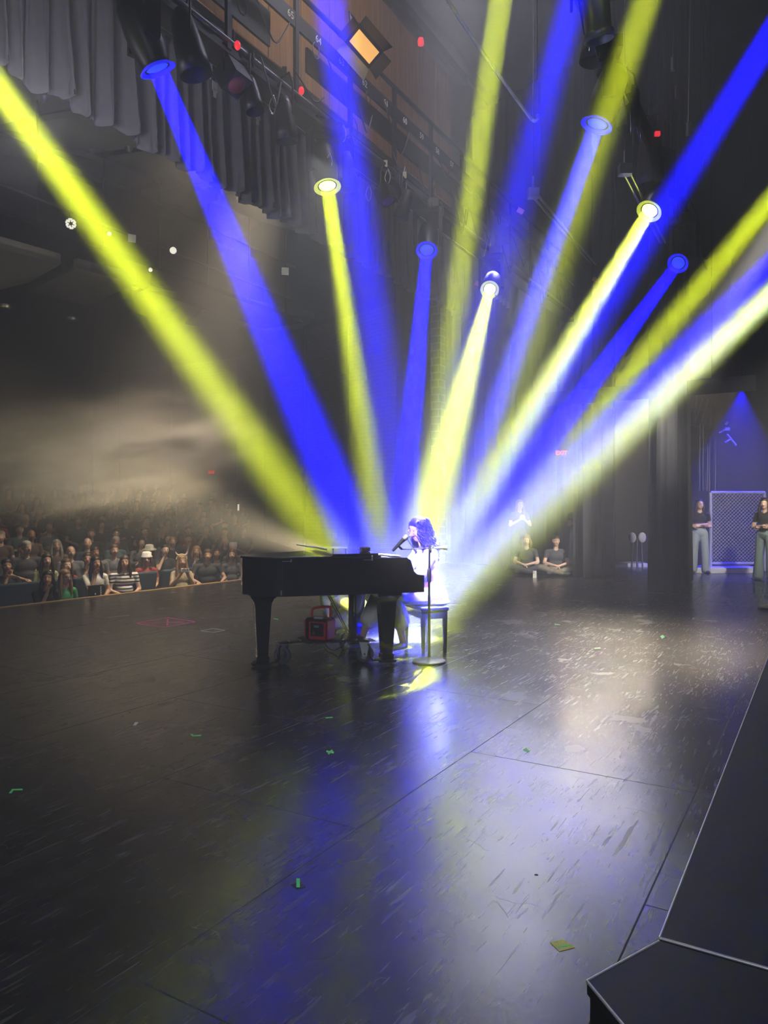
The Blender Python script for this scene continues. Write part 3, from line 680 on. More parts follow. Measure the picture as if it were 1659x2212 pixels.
while v > -25.5:
    ua, ub = spot_uv(-30, v), spot_uv(528, v); u = ua + (ri % 2) * .3
    while u < ub:
        _p = W(u, v); _x = _p.x / _p.y; _w = next((a_.lerp(b_, t_ / 20) for (_, a_), (_, b_) in zip(wp[:-1], wp[1:]) for t_ in range(20) if a_.lerp(b_, t_ / 20).x / a_.lerp(b_, t_ / 20).y >= _x), wp[-1][1])
        if R.random() < .76 and _p.length < math.hypot(_w.x, _w.y) - .8:
            k = R.choice(['lap', 'lap', 'cross', 'wide', 'lap', 'chin', 'face', 'cross']); p = W(u + R.uniform(-.06, .06), v, HOUSEZ(v) + R.uniform(-.06, .06)); hs = R.choice(['short', 'long', 'bob', 'short', 'bun', 'bald', 'long'])
            person(k, p, face_to(p, off=R.uniform(-.25, .25)), GL, R.choice([0, 0, 1, 2, 3]), R.choice(tops), DGREY, hs, R.choice(['dark', 'brown', 'fair', 'grey', 'black']), 'audience members in the hazy back rows', KB[k])
        u += .74
    v -= 1.05; ri += 1
# laptop-like dark case with a sticker, standing before the woman in white
p = PV(207, 1290, -10.75); o = thing('equipment_case', p, 'dark upright case with a column of small white marks by the stage edge', 'case')
b = MB(); b.box(p + Vector((0, 0, .06)), (.28, .05, .30), MS); b.build('shell', mat('case_shell', (.02, .02, .018), .4), o)
b = MB(); c = p + V * .028 + U * .08 + Vector((0, 0, .06))
for k in range(7): b.box(c + Vector((0, 0, .11 - k * .033)), (.022, .004, .02), MS)
b.box(p + V * .028 + U * -.03 + Vector((0, 0, .06)), (.02, .004, .03), MS); b.build('sticker', WHITE, o)

# ------------------------------------------------------------ standing and sitting crew
def standing(arms='cross', hw=(0, 0), legw=.105, k=1.0, spread=.12):
    B = Body()
    B.el((0, 0, .95), (.165, .12, .13), 2); B.el((0, .005, 1.10), (.135, .10, .13), 1); B.el((0, 0, 1.25), (.16, .105, .14), 1)
    B.cap((-.135, 0, 1.35), (.135, 0, 1.35), .058, .058, 1); B.cap((0, 0, 1.37), (0, .015, 1.49), .052, .048, 0); B.head((0, .03, 1.57), *hw, .97)
    for q in (-1, 1):
        B.cap((q * .09, 0, .90), (q * spread, .01, .50), .10, .085, 2); B.cap((q * spread, .01, .50), (q * (spread + .02), 0, .09), .085, legw * .9, 2)
        B.cap((q * (spread + .02), -.03, .05), (q * (spread + .05), .15, .035), .04, .035, 3)
        sh = Vector((q * .175, 0, 1.34)); el_ = Vector((q * .235, .03, 1.08))
        if arms == 'cross': wr, d = Vector((-q * .04, .17 + q * .02, 1.10 + q * .02)), (-q, .0, .05)
        elif arms == 'down': wr, d = Vector((q * .25, .06, .84)), (0, .1, -1)
        else: el_, wr, d = Vector((q * .24, .06, 1.1)), Vector((q * .06, .22, 1.22)), (-q * .4, .3, .8)
        B.cap(sh, (sh + el_) / 2, .054, .046, 1); B.cap((sh + el_) / 2, el_, .042, .038, 0); B.cap(el_, wr, .038, .026, 0); B.hand(wr, d, (0, -1, -.2) if arms == 'cross' else (0, -1, 0), .45, q)
    return B
p = PZ(1511, 1239, 0); person('w1', p, face_to(p, Vector((0, 0, 0)), .25), 'woman with folded arms in pale wide jeans standing before the blue lit fence', 0, BLKC, JEAN, 'long', 'dark', None, lambda: standing('cross', (.1, -.05)), .013)
p = PZ(1653, 1254, 0); r, B = person('w2', p, face_to(p, Vector((-3, 9, 0)), .1), 'woman with folded arms in grey green jeans cut by the right edge', 0, BLKC, cloth('sage_denim', (.16, .22, .21)), 'long', 'dark', None, lambda: standing('cross', (.2, 0), .12), .013)
p = Vector(((1247 - CX) / F * 16.9, 16.9, 0)); person('w3', p, face_to(p, Vector((0, 0, 0)), .5), 'person standing half hidden behind the black side curtain with a raised arm', 0, NAVY, JEAN, 'long', 'brown', None, lambda: standing('up', (.1, -.05)), .014)
p = PZ(1122, 1236, 0); person('w3', p, face_to(p, Vector((0, 0, 0)), .3), 'pale hazy person standing in the yellow beam far behind the microphone', 3, GREYC, GREYC, 'long', 'fair', None, None)
def crosslegged():
    B = Body(); B.el((0, 0, .13), (.18, .14, .12), 2); B.el((0, .02, .27), (.15, .11, .13), 1); B.el((0, .03, .42), (.17, .11, .14), 1); B.cap((-.15, .03, .53), (.15, .03, .53), .06, .06, 1); B.cap((0, .03, .54), (0, .06, .67), .055, .05, 0)
    B.head((0, .08, .77), .1, .15)
    for q in (-1, 1):
        kn = Vector((q * .36, .26, .19)); an = Vector((-q * .08, .36 + q * .04, .08)); B.cap((q * .1, .03, .13), kn, .09, .07, 2); B.cap(kn, an, .07, .05, 2); B.cap(an, an + Vector((-q * .13, .03, -.01)), .045, .04, 3)
        sh = Vector((q * .19, .03, .52)); el_ = Vector((q * .26, .12, .29)); wr = Vector((q * .07, .30, .24)); B.cap(sh, (sh + el_) / 2, .058, .05, 1); B.cap((sh + el_) / 2, el_, .044, .04, 0); B.cap(el_, wr, .04, .028, 0); B.hand(wr, (-q, .3, -.2), (0, 0, -1), .6, q)
    return B
CAMO = cloth('camouflage', (.20, .18, .13), .7, 14)
p = PZ(1200, 1243, 0); r, B = person('sit', p, face_to(p, Vector((0, 0, 0)), .15), 'person sitting cross-legged on the floor in a dark t-shirt and mottled camouflage trousers', 0, DGREY, CAMO, 'short', 'dark', None, crosslegged, .013)
p = PZ(1138, 1240, 0); person('sit', p, face_to(p, Vector((0, 0, 0)), -.1), 'pale hazy person sitting on the floor left of the camouflage trousers', 3, DGREY, DGREY, 'bob', 'fair', None, None)
c = PZ(1155, 1249, 0); c.z = .08; phone(c, M3(Vector((1, 0, 0)), Vector((0, -1, 0)), Vector((0, 0, 1))), 'pale phone standing upright on the floor left of the sitting person', land=False)
p = PZ(1658, 1316, 0); o = thing('shoe', p, 'pale shoe tip at the right edge beside the platform', 'shoe'); b = MB(); b.el = None
b.ell(p + Vector((.02, 0, .04)), (.14, .05, .045)); b.build('upper', mat('pale_shoe', (.6, .6, .5), .6), o); b = MB(); b.box(p + Vector((.02, 0, .01)), (.28, .1, .02)); b.build('sole', BLKR, o)

# ------------------------------------------------------------ the pianist
S_ = Vector((-.957, -.29, 0)).normalized(); K_ = Vector((-S_.y * -1, 0, 0)); K_ = Vector((-.29, .957, 0)).normalized()
C0 = Vector((.37, 6.75, 0))
def PN(t, k, z=0): return C0 + S_ * t + K_ * k + Vector((0, 0, z))
MP = M3(S_, K_, Vector((0, 0, 1)).copy()); MP = M3(K_, S_, Vector((0, 0, 1)))  # x=k, y=s (left handed columns are only used for boxes)
def pianist_body():
    B = Body()
    B.el((0, -.02, .60), (.17, .15, .14), 1); B.el((0, .0, .76), (.135, .105, .13), 1); B.el((0, .015, .90), (.155, .11, .14), 1); B.cap((-.13, .02, 1.0), (.13, .02, 1.0), .055, .055, 1)
    B.cap((0, .03, 1.0), (0, .06, 1.12), .046, .044, 0); B.head((0, .095, 1.225), .26, .38, 1.0)
    B.el((0, -.05, .54), (.20, .16, .09), 1); B.el((0, -.07, .49), (.22, .16, .04), 1); B.cap((0, -.02, .75), (0, -.06, .54), .11, .155, 1)
    # near leg, knee bent, and far leg reaching for the pedal; wide white trousers ending at mid-calf
    B.cap((-.10, .02, .56), (-.12, .42, .57), .10, .085, 2); B.cap((-.12, .42, .57), (-.115, .33, .33), .085, .10, 2); B.cap((-.115, .36, .40), (-.11, .30, .12), .05, .033, 0)
    B.cap((-.11, .28, .075), (-.11, .42, .05), .036, .032, 3)
    B.cap((.10, .02, .56), (.12, .47, .56), .10, .085, 2); B.cap((.12, .47, .56), (.12, .57, .32), .085, .105, 2); B.cap((.12, .56, .40), (.12, .66, .12), .05, .033, 0); B.cap((.12, .66, .08), (.12, .80, .055), .036, .030, 3)
    for q in (-1, 1):
        sh = Vector((q * .165, .02, .98)); el_ = Vector((q * .25, .17, .775)); wr = Vector((q * .17, .42, .80))
        B.el(sh + Vector((q * .02, .01, -.02)), (.075, .075, .085), 1); B.cap(sh, el_, .07, .062, 1); B.cap(el_, el_.lerp(wr, .35), .062, .05, 1); B.cap(el_.lerp(wr, .3), wr, .036, .026, 0); B.hand(wr, (-q * .1, 1, -.12), (0, -.1, -1), .55, q)
    return B
prz = math.atan2(S_.y, S_.x) - math.pi / 2
DRESS = cloth('dress_white', (.86, .84, .84), .04)
p = Vector((.44, 7.50, 0))
PB2 = pianist_body(); pm = thing('person', p, 'woman in a white dress with long dark curls and glasses playing the piano', 'person', None, prz)
body = bpy.data.objects.new('body', PB2.mesh('body', .009, 3)); COL.objects.link(body); body.parent = pm
for i, m in enumerate((skin(3), DRESS, DRESS, mat('shoe_white', (.7, .72, .8), .5), EYE, LIP, HAIR['dark'])): body.data.materials[i] = m
h = hair_mesh(PB2, 'swept', .01); 
b = MB(); c, M = PB2.hc, PB2.hM; rr = random.Random(3)
for i in range(150):
    a = rr.uniform(-2.35, 2.35) ; a0 = -math.pi / 2 + a          # around the back and sides
    st = c + M @ Vector((.085 * math.cos(a0), .092 * math.sin(a0) - .015, rr.uniform(-.02, .10)))
    if abs(a) > 1.9 and rr.random() < .6: continue
    ln = rr.uniform(.22, .36) if abs(a) < 1.7 else rr.uniform(.18, .28)
    out = Vector((math.cos(a0), math.sin(a0) , 0)); ph = rr.uniform(0, 6.28); w = rr.uniform(.006, .013); pts = []
    for j in range(16):
        f = j / 15; q = st + out * (.02 + .045 * f - .02 * f * f) + Vector((0, -.07 * f, -ln * f)); q += Vector((math.cos(ph + f * 22), math.sin(ph + f * 22), 0)) * w
        pts.append(q)
    b.tube(pts, .008, 6, 0, [.0085 + .002 * math.sin(j) for j in range(15)] + [.002])
o = b.build('hair', HAIR['dark'], None)
me = o.data; hv = [v.co.copy() for v in h.vertices]; hf = [tuple(q.vertices) for q in h.polygons]
b.add(hv, hf, 0, True); bpy.data.objects.remove(o); bpy.data.meshes.remove(me); o = b.build('hair', HAIR['dark'], pm, world=False)
glasses(PB2, pm, mat('pink_frames', (.6, .35, .4), .3))
b = MB(); b.ell(c + M @ Vector((-.082, -.005, -.045)), (.007,) * 3); b.build('earring', STEEL, pm, world=False)
# second person, crouching behind the piano: only a shin shows
def crouch():
    B = Body(); B.el((0, 0, .30), (.15, .13, .12), 2); B.el((0, .06, .45), (.13, .10, .12), 1); B.el((0, .12, .56), (.14, .10, .11), 1); B.cap((-.12, .15, .62), (.12, .15, .62), .05, .05, 1); B.cap((0, .16, .63), (0, .22, .70), .045, .045, 0); B.head((0, .26, .77), 0, .5, .95)
    for q in (-1, 1):
        kn = Vector((q * .13, .42 if q < 0 else .30, .50 if q < 0 else .09)); B.cap((q * .09, .02, .30), kn, .09, .06, 2)
        an = Vector((q * .13, .36, .12)) if q < 0 else Vector((q * .13, -.10, .07)); mid = kn.lerp(an, .55); B.cap(kn, mid, .058, .055, 2); B.cap(mid, an, .042, .034, 0); B.cap(an, an + Vector((0, .13 if q < 0 else -.05, -.05)), .035, .03, 3)
        sh = Vector((q * .16, .15, .61)); el_ = Vector((q * .2, .32, .47)); wr = Vector((q * .1, .46, .56)); B.cap(sh, el_, .05, .04, 1); B.cap(el_, wr, .036, .026, 0); B.hand(wr, (-q * .5, .5, 0), (0, 0, -1), .5, q)
    return B
p = P(701, 1300, 8.3); p.z = 0; person('crouch', p + Vector((.36, .25, 0)), math.pi / 2 + .25, 'person crouching behind the piano of whom only one shin in cropped trousers shows', 0, GREYC, cloth('cream', (.6, .56, .35)), 'short', 'brown', None, crouch, .014)

# ============================================================ GRAND PIANO
pn = thing('grand_piano', PN(.8, .6), 'glossy black grand piano with a closed lid standing on a wheeled truck', 'piano')
def outline(off=0.0, t0=.16):
    pts = [(t0, 0), (1.29, 0), (1.36, .02), (1.47, .09), (1.56, .19), (1.615, .32), (1.61, .45), (1.55, .57), (1.42, .67), (1.25, .75), (1.08, .86), (.93, 1.01), (.80, 1.17), (.66, 1.30), (.50, 1.39), (.38, 1.42), (t0, 1.42)]
    c = Vector((.7, .6)); out = []
    for i, p in enumerate(pts):
        p = Vector(p); a = Vector(pts[i - 1]); d = Vector(pts[(i + 1) % len(pts)]); tg = (d - a).normalized(); n = Vector((tg.y, -tg.x)); out.append(p + n * off)
    return out
def ring_wall(b, o1, o2, z0, z1):
    n = len(o1)
    A = [PN(p.x, p.y, z0) for p in o1]; B_ = [PN(p.x, p.y, z1) for p in o1]; C_ = [PN(p.x, p.y, z1) for p in o2]; D_ = [PN(p.x, p.y, z0) for p in o2]
    b.add(A + B_ + C_ + D_, [(i, (i + 1) % n, n + (i + 1) % n, n + i) for i in range(n)] + [(n + i, n + (i + 1) % n, 2 * n + (i + 1) % n, 2 * n + i) for i in range(n)] + [(2 * n + i, 2 * n + (i + 1) % n, 3 * n + (i + 1) % n, 3 * n + i) for i in range(n)] + [(3 * n + i, 3 * n + (i + 1) % n, (i + 1) % n, i) for i in range(n)])
b = MB(); ring_wall(b, outline(), outline(-.045), .665, .985); x = b.build('rim', LACQ, pn)
b = MB(); b.prism([PN(q.x, q.y, .69) for q in outline(-.04)], (0, 0, .03)); b.build('soundboard', mat('spruce_underside', (.10, .06, .03), .6), pn)
b = MB(); b.prism([PN(q.x, q.y, .988) for q in outline(.018, .43)], (0, 0, .02)); lid = b.build('lid', LACQ, pn); md = lid.modifiers.new('b', 'BEVEL'); md.width = .005; md.segments = 2
b = MB(); b.prism([PN(.44, .0, 1.010), PN(.86, .0, 1.010), PN(.86, 1.30, 1.010), PN(.44, 1.42, 1.010)], (0, 0, .018)); b.build('folded_flap', LACQ, pn)
b = MB(); b.prism([PN(.16, .05, .955), PN(.43, .05, .955), PN(.43, 1.37, .955), PN(.16, 1.37, .955)], (0, 0, .02)); b.build('shelf', LACQ, pn)
b = MB(); b.box(PN(.33, .71, .70), (1.42, .60, .07), MP); b.build('keybed', LACQ, pn)
for k in (.025, 1.395):
    b = MB(); b.prism([PN(0, k - .025, .665), PN(.17, k - .025, .665), PN(.17, k - .025, .985), PN(.13, k - .025, .96), PN(.10, k - .025, .86), PN(.07, k - .025, .83), PN(0, k - .025, .82)], K_ * .05); b.build('arm', LACQ, pn)
b = MB(); b.box(PN(.03, .71, .735), (1.32, .02, .05), MP); b.build('key_slip', LACQ, pn)
b = MB()
for i in range(52): b.box(PN(.115, .09 + i * .0238 + .0119, .752), (.0226, .15, .02), MP)
kb = b.build('white_keys', mat('ivory', (.8, .79, .74), .25), pn)
b = MB()
for i in range(51):
    if i % 7 not in (1, 4): b.box(PN(.145, .09 + (i + 1) * .0238, .768), (.011, .095, .018), MP)
b.build('black_keys', BLK, pn)
b = MB(); b.box(PN(.20, .71, .86), (1.33, .02, .20), MP); b.build('fallboard', LACQ, pn)
def pleg(t, k):
    b = MB(); Q = MP
    prof = [(.115, .665), (.115, .635), (.095, .615), (.078, .58), (.073, .54), (.048, .10), (.048, .095), (.057, .09), (.057, .045), (.05, .04)]
    vs = []; fs = []
    for r_, z in prof: vs += [PN(t + a * r_, k + c_ * r_, z) for a, c_ in ((-1, -1), (1, -1), (1, 1), (-1, 1))]
    for i in range(len(prof) - 1):
        for j in range(4): fs.append((i * 4 + j, i * 4 + (j + 1) % 4, i * 4 + 4 + (j + 1) % 4, i * 4 + 4 + j))
    b.add(vs, fs); b.add(vs[-4:], [(0, 1, 2, 3)]); b.build('leg', LACQ, pn)
pleg(1.43, .38); pleg(.31, .18); pleg(.31, 1.24)
ly = MB()
for dk_ in (-.045, .045): ly.box(PN(.50, .71 + dk_, .42), (.03, .05, .50), MP)
ly.box(PN(.50, .71, .66), (.22, .12, .04), MP); ly.box(PN(.49, .71, .15), (.26, .14, .07), MP); lyr = ly.build('pedal_lyre', LACQ, pn)
for i in (-1, 0, 1): b = MB(); b.box(PN(.37, .71 + i * .06, .125), (.025, .16, .012), MP); b.ell(PN(.29, .71 + i * .06, .125), (.02, .02, .008)); b.build('pedal', mat('brass', (.8, .6, .25), .25, 1), lyr)
for i in (-1, 1): b = MB(); b.tube([PN(.52, .71 + i * .05, .16), PN(.78, .71 + i * .07, .67)], .006, 6); b.build('brace_rod', mat('brass', (.8, .6, .25), .25, 1), lyr)
for t in (.50, 1.23):
    b = MB(); b.box(PN(t + .04, -.006, .972), (.012, .075, .006), MP); b.cyl(PN(t, -.008, .965), PN(t, -.008, 1.0), .008, n=8); b.ell(PN(t, -.008, 1.002), (.009,) * 3, n=8, k=6); b.build('hinge', STEEL, pn)
for t, z, hh in ((1.335, .70, .05),): b = MB(); b.cyl(PN(t - .02, -.005, z - .02), PN(t - .02, -.005, z + .02), .009, n=8); b.build('corner_knob', STEEL, pn)
for t in (.56, .68, .80): b = MB(); b.cyl(PN(t, .25, 1.025), PN(t, .25, 1.06), .004, n=6); b.ell(PN(t, .25, 1.06), (.008,) * 3, n=8, k=6); b.build('pin', STEEL, pn)
# things on the lid
b = MB(); b.tube([P(640, 1176.5, 6.95), P(690, 1183.5, 6.95)], .007, 8, 0, [.005, .008]); b.tube([P(690, 1183.5, 6.95), P(706, 1187, 6.95)], .011, 8); tag(b.build('drumstick', mat('pale_wood', (.85, .8, .7), .5), loc=P(640, 1176.5, 6.95)), 'pale wooden stick lying across the piano lid', 'stick')
c = PN(.47, .34, 1.05); o = thing('small_box', c, 'small dark box on the lid beside loose papers', 'box'); b = MB(); b.box(c, (.10, .08, .04), MP); x = b.build('shell', mat('dark_box', (.02, .02, .04), .4), o); md = x.modifiers.new('b', 'BEVEL'); md.width = .006
b = MB(); b.box(c + Vector((0, 0, .022)), (.07, .05, .004), MP); b.build('top_label', DULL, o)
PAP = mat('paper', (.75, .74, .66), .8)
for i, (t, k, a) in enumerate(((.36, .30, .2), (.30, .42, -.4), (.24, .34, .5))):
    c = PN(t, k, .978 + i * .004); b = MB(); Mx = Matrix.Rotation(a, 3, 'Z') @ MP
    pts = [c + Mx @ Vector((x_ * .10, y_ * .07, z_)) for x_, y_, z_ in ((-1, -1, 0), (1, -1, .01), (1, 1, .016), (-1, 1, .004))]; b.prism(pts, (0, 0, .0012)); tag(b.build('sheet_of_paper', PAP, loc=c), 'loose pale sheet of paper on the open front of the piano', 'paper', 'papers on the piano')

# ------------------------------------------------------------ piano truck
tr = thing('piano_truck', PN(.87, .43), 'black three armed piano truck with grey rubber wheels under the piano', 'piano truck')
hub = PN(.88, .43, .20)
b = MB(); b.prism([hub + MP @ Vector((x_, y_, 0)) for x_, y_ in ((-.19, -.16), (.15, -.2), (.24, .02), (.12, .2), (-.17, .17))], (0, 0, .012)); b.build('centre_plate', BLK, tr)
b = MB(); b.cyl(hub + Vector((0, 0, -.03)), hub, .05); b.build('hub', BLK, tr)
for (t, k), cf in (((1.43, .38), .62), ((.31, .18), .68), ((.31, 1.24), .62)):
    f = PN(t, k, 0); d = Vector((f.x - hub.x, f.y - hub.y, 0)); Ln = d.length; d.normalize(); s_ = Vector((-d.y, d.x, 0)); hz = Vector((0, 0, 1))
    end = hub + d * (Ln - .15); pts = [hub, end - d * .06, end - d * .02 - hz * .01, end + hz * -.05, end + hz * -.14, end + d * .03 + hz * -.172, f + d * .09 + hz * .022]
    b = MB(); M = M3(d, s_, hz)
    for a_, c_ in zip(pts[:-1], pts[1:]):
        e = (c_ - a_); l = e.length; e.normalize(); b.box((a_ + c_) / 2, (l + .012, .075, .014), M3(e, s_, s_.cross(e) * -1))
    arm = b.build('arm', BLK, tr)
    b = MB(); b.box(f + hz * .026, (.15, .15, .02), MP); b.build('foot_tray', BLK, arm)
    for g in (.35, .55, .75):
        for sd in (-1, 1): b = MB(); q = hub + d * (Ln * g) + s_ * (.02 * sd) + hz * .008; b.ell(q, (.010, .010, .007), n=8, k=6); b.build('bolt', STEEL, arm)
    cp = hub + d * (Ln * cf + (.02 if t > 1 else 0)); ct = thing('x', cp, None, None) if False else None
    ax = (s_ * .75 + d * .65).normalized() if t > 1 else s_; w = Vector((cp.x, cp.y, .082)); q = ax.to_track_quat('Z', 'Y')
    b = MB(); b.lathe([(.050, -.022), (.074, -.022), (.082, -.012), (.082, .012), (.074, .022), (.050, .022), (.050, -.022)], w, q, 28); wh = b.build('wheel', mat('grey_rubber', (.10, .10, .13), .55), tr)
    b = MB(); b.lathe([(.001, -.018), (.048, -.014), (.052, -.02), (.052, .02), (.048, .014), (.001, .018)], w, q, 24); b.cyl(w - ax * .035, w + ax * .035, .012); b.build('wheel_hub', DULL, wh)
    b = MB()
    for sd in (-1, 1): b.prism([w + ax * .030 * sd + Vector((0, 0, -.02)) + d * .02, w + ax * .030 * sd + Vector((0, 0, -.02)) - d * .02, w + ax * .030 * sd + Vector((0, 0, .10)) - d * .045, w + ax * .030 * sd + Vector((0, 0, .10)) + d * .045], ax * .004 * sd)
    b.box(w + Vector((0, 0, .105)), (.10, .08, .012), M); b.build('fork', STEEL, wh)

# ------------------------------------------------------------ red power station
c = PN(.89, .40, .21 + .105); Mq = Matrix.Rotation(-.42, 3, 'Z')
ps = thing('power_station', c - Vector((0, 0, .105)), 'red and black portable power station with a red carrying handle under the piano', 'power station')
def rbx(cc, s, name, m, parent, bev=.01, M=Mq):
    b = MB(); b.box(cc, s, M); x = b.build(name, m, parent); md = x.modifiers.new('b', 'BEVEL'); md.width = bev; md.segments = 3; return x
PRED = mat('red_plastic', (.55, .03, .04), .4); PBK = mat('black_plastic', (.02, .02, .022), .45)
T = lambda x, y, z: c + Mq @ Vector((x, y, z))
rbx(T(0, 0, 0), (.23, .17, .20), 'case', PBK, ps, .02); rbx(T(-.118, 0, -.005), (.012, .15, .17), 'side_panel', PRED, ps, .004); rbx(T(.118, 0, -.005), (.012, .15, .17), 'side_panel', PRED, ps, .004)
fr = rbx(T(.02, -.087, -.01), (.175, .008, .165), 'front_frame', PRED, ps, .003); rbx(T(.02, -.092, 0), (.135, .006, .12), 'front_panel', PBK, ps, .002)
rbx(T(.015, -.096, .03), (.05, .004, .02), 'display', mat('display_grey', (.25, .28, .32), .3), ps, .001)
for x_ in (-.015,): b = MB(); b.cyl(T(x_, -.094, -.035), T(x_, -.104, -.035), .018, n=16); b.cyl(T(x_, -.103, -.035), T(x_, -.108, -.035), .010, n=12); b.build('socket', DULL, ps)
for x_ in (.05, .065): rbx(T(x_, -.096, -.03), (.009, .004, .02), 'outlet', BLK, ps, .001)
rbx(T(.02, -.06, .105), (.09, .03, .02), 'top_light', mat('frosted', (.5, .5, .5), .4), ps, .004)
b = MB(); b.tube(curve_pts([T(-.085, .0, .09), T(-.085, .0, .15), T(-.06, .0, .185), T(.09, .0, .205), T(.11, .0, .18), T(.11, .0, .09)], 5), .012, 8); b.build('handle', PRED, ps)
def cable(pts, r, name, label, m=CABLE, cat='cable'):
    b = MB(); b.tube(curve_pts(pts, 6), r, 7); o = b.build(name, m, loc=pts[0]); return tag(o, label, cat)
Yc = 6.85
cable([P(x, y, Y) for x, y, Y in ((684, 1346, 6.93), (696, 1352, 6.86), (699, 1372, 6.8), (702, 1390, 6.78), (712, 1402, 6.8), (724, 1404, 6.8), (736, 1396, 6.8), (748, 1385, 6.85), (756, 1365, 7.0), (762, 1340, 7.15), (764, 1322, 7.2))], .0055, 'cable', 'black cable looping from the red power station up to the box under the piano')
cable([P(x, y, Y) for x, y, Y in ((716, 1350, 6.95), (725, 1360, 6.9), (723, 1370, 6.88), (712, 1371, 6.86), (708, 1364, 6.86))], .005, 'cable', 'short black cable loop at the right side of the red power station')
cable([P(x, y, Y) for x, y, Y in ((700, 1398, 6.8), (708, 1408, 6.78), (718, 1412, 6.76), (728, 1418, 6.72), (731, 1424, 6.72), (735, 1414, 6.75), (741, 1398, 6.8), (745, 1384, 6.9))], .0045, 'cable', 'thin black cable hanging down to the floor under the truck')
c = P(762, 1304, 7.25); o = thing('adapter_box', c, 'black power adapter with a white cable hanging beside the pedal lyre', 'adapter'); b = MB(); b.box(c, (.06, .04, .18)); b.build('housing', PBK, o)
b = MB(); b.tube([c + Vector((.012, -.03, .08)), c + Vector((.014, -.03, -.02)), c + Vector((.012, -.03, -.12))], .006, 8); b.build('white_lead', WHITE, o)

# ------------------------------------------------------------ bench, microphone stand
bn = thing('piano_bench', Vector((.42, 7.52, 0)), 'black piano bench under the pianist', 'bench'); bc = Vector((.42, 7.54, 0)); Mb = MP
b = MB(); b.box(bc + Vector((0, 0, .44)), (.60, .30, .05), Mb); x = b.build('seat_cushion', mat('black_leather', (.012, .012, .014), .35), bn); md = x.modifiers.new('b', 'BEVEL'); md.width = .02; md.segments = 3
b = MB(); b.box(bc + Vector((0, 0, .38)), (.56, .27, .07), Mb); b.build('apron', LACQ, bn)
for i in (-1, 1):
    for j in (-1, 1): b = MB(); q = bc + Mb @ Vector((i * .26, j * .115, 0)); b.box(q + Vector((0, 0, .18)), (.04, .04, .36), Mb, taper=.7); b.build('leg', LACQ, bn)
mc = PZ(927, 1430.5, 0); st = thing('microphone_stand', mc, 'black round based microphone stand with a horizontal boom in front of the pianist', 'microphone stand')
b = MB(); b.lathe([(.001, 0), (.155, 0), (.158, .006), (.155, .016), (.14, .022), (.03, .03), (.018, .05), (.001, .05)], mc, n=40); b.build('base', mat('cast_black', (.02, .02, .023), .5), st)
top = mc + Vector((.004, 0, 1.06)); b = MB(); b.cyl(mc + Vector((0, 0, .04)), mc + Vector((0, 0, .78)), .0125); b.cyl(mc + Vector((0, 0, .78)), top, .009); b.build('pole', mat('pole_black', (.03, .03, .035), .35, .5), st)
b = MB(); b.lathe([(.013, 0), (.019, .005), (.021, .05), (.019, .11), (.012, .13)], mc + Vector((0, 0, .745)), n=16); b.build('clutch', DULL, st)
bl = P(868, 1186.5, 6.85); br_ = P(955, 1183.5, 6.85)
b = MB(); b.tube([bl, P(930, 1184, 6.86), br_], .0065, 8); b.build('boom', DULL, st)
b = MB(); b.cyl(P(938, 1184, 6.85), P(958, 1183.5, 6.85), .011, .016); b.cyl(P(958, 1183.5, 6.85), P(966, 1183.5, 6.85), .024, .026, 16); b.build('counterweight', ALU, st)
b = MB(); b.cyl(P(929, 1178, 6.86), P(929, 1194, 6.86), .016); b.cyl(P(929, 1186, 6.84), P(929, 1186, 6.80), .014); b.build('swivel', DULL, st)
b = MB(); b.tube(curve_pts([P(893, 1183, 6.86), P(884, 1172, 6.86), P(880, 1161, 6.87), P(894, 1159, 6.87), P(899, 1158, 6.87), P(906, 1170, 6.86), P(912, 1182, 6.86)], 4), .0035, 6); b.build('cable_loop', CABLE, st)
b = MB(); b.cyl(P(868, 1186.5, 6.85), P(861, 1180, 6.83), .011); b.build('mic_clip', PBK, st)
ma, mb_ = P(849, 1189, 6.82), P(873, 1164, 6.82); mi = thing('microphone', ma, 'black handheld microphone with a silver ball grille angled up to the singer', 'microphone')
b = MB(); b.cyl(ma, mb_, .0125, .021, 16); b.cyl(ma - (mb_ - ma) * .05, ma, .010, .0125, 12); b.build('handle', PBK, mi)
dm = (mb_ - ma).normalized(); b = MB(); b.ell(mb_ + dm * .018, (.027, .027, .029), dm.to_track_quat('Z', 'Y').to_matrix(), n=20, k=14); b.build('grille', mat('mesh_grille', (.5, .5, .52), .45, .8, scale=400, var=.5), mi)
b = MB(); b.cyl(mb_ - dm * .002, mb_ + dm * .006, .0275, n=20); b.build('collar', STEEL, mi)
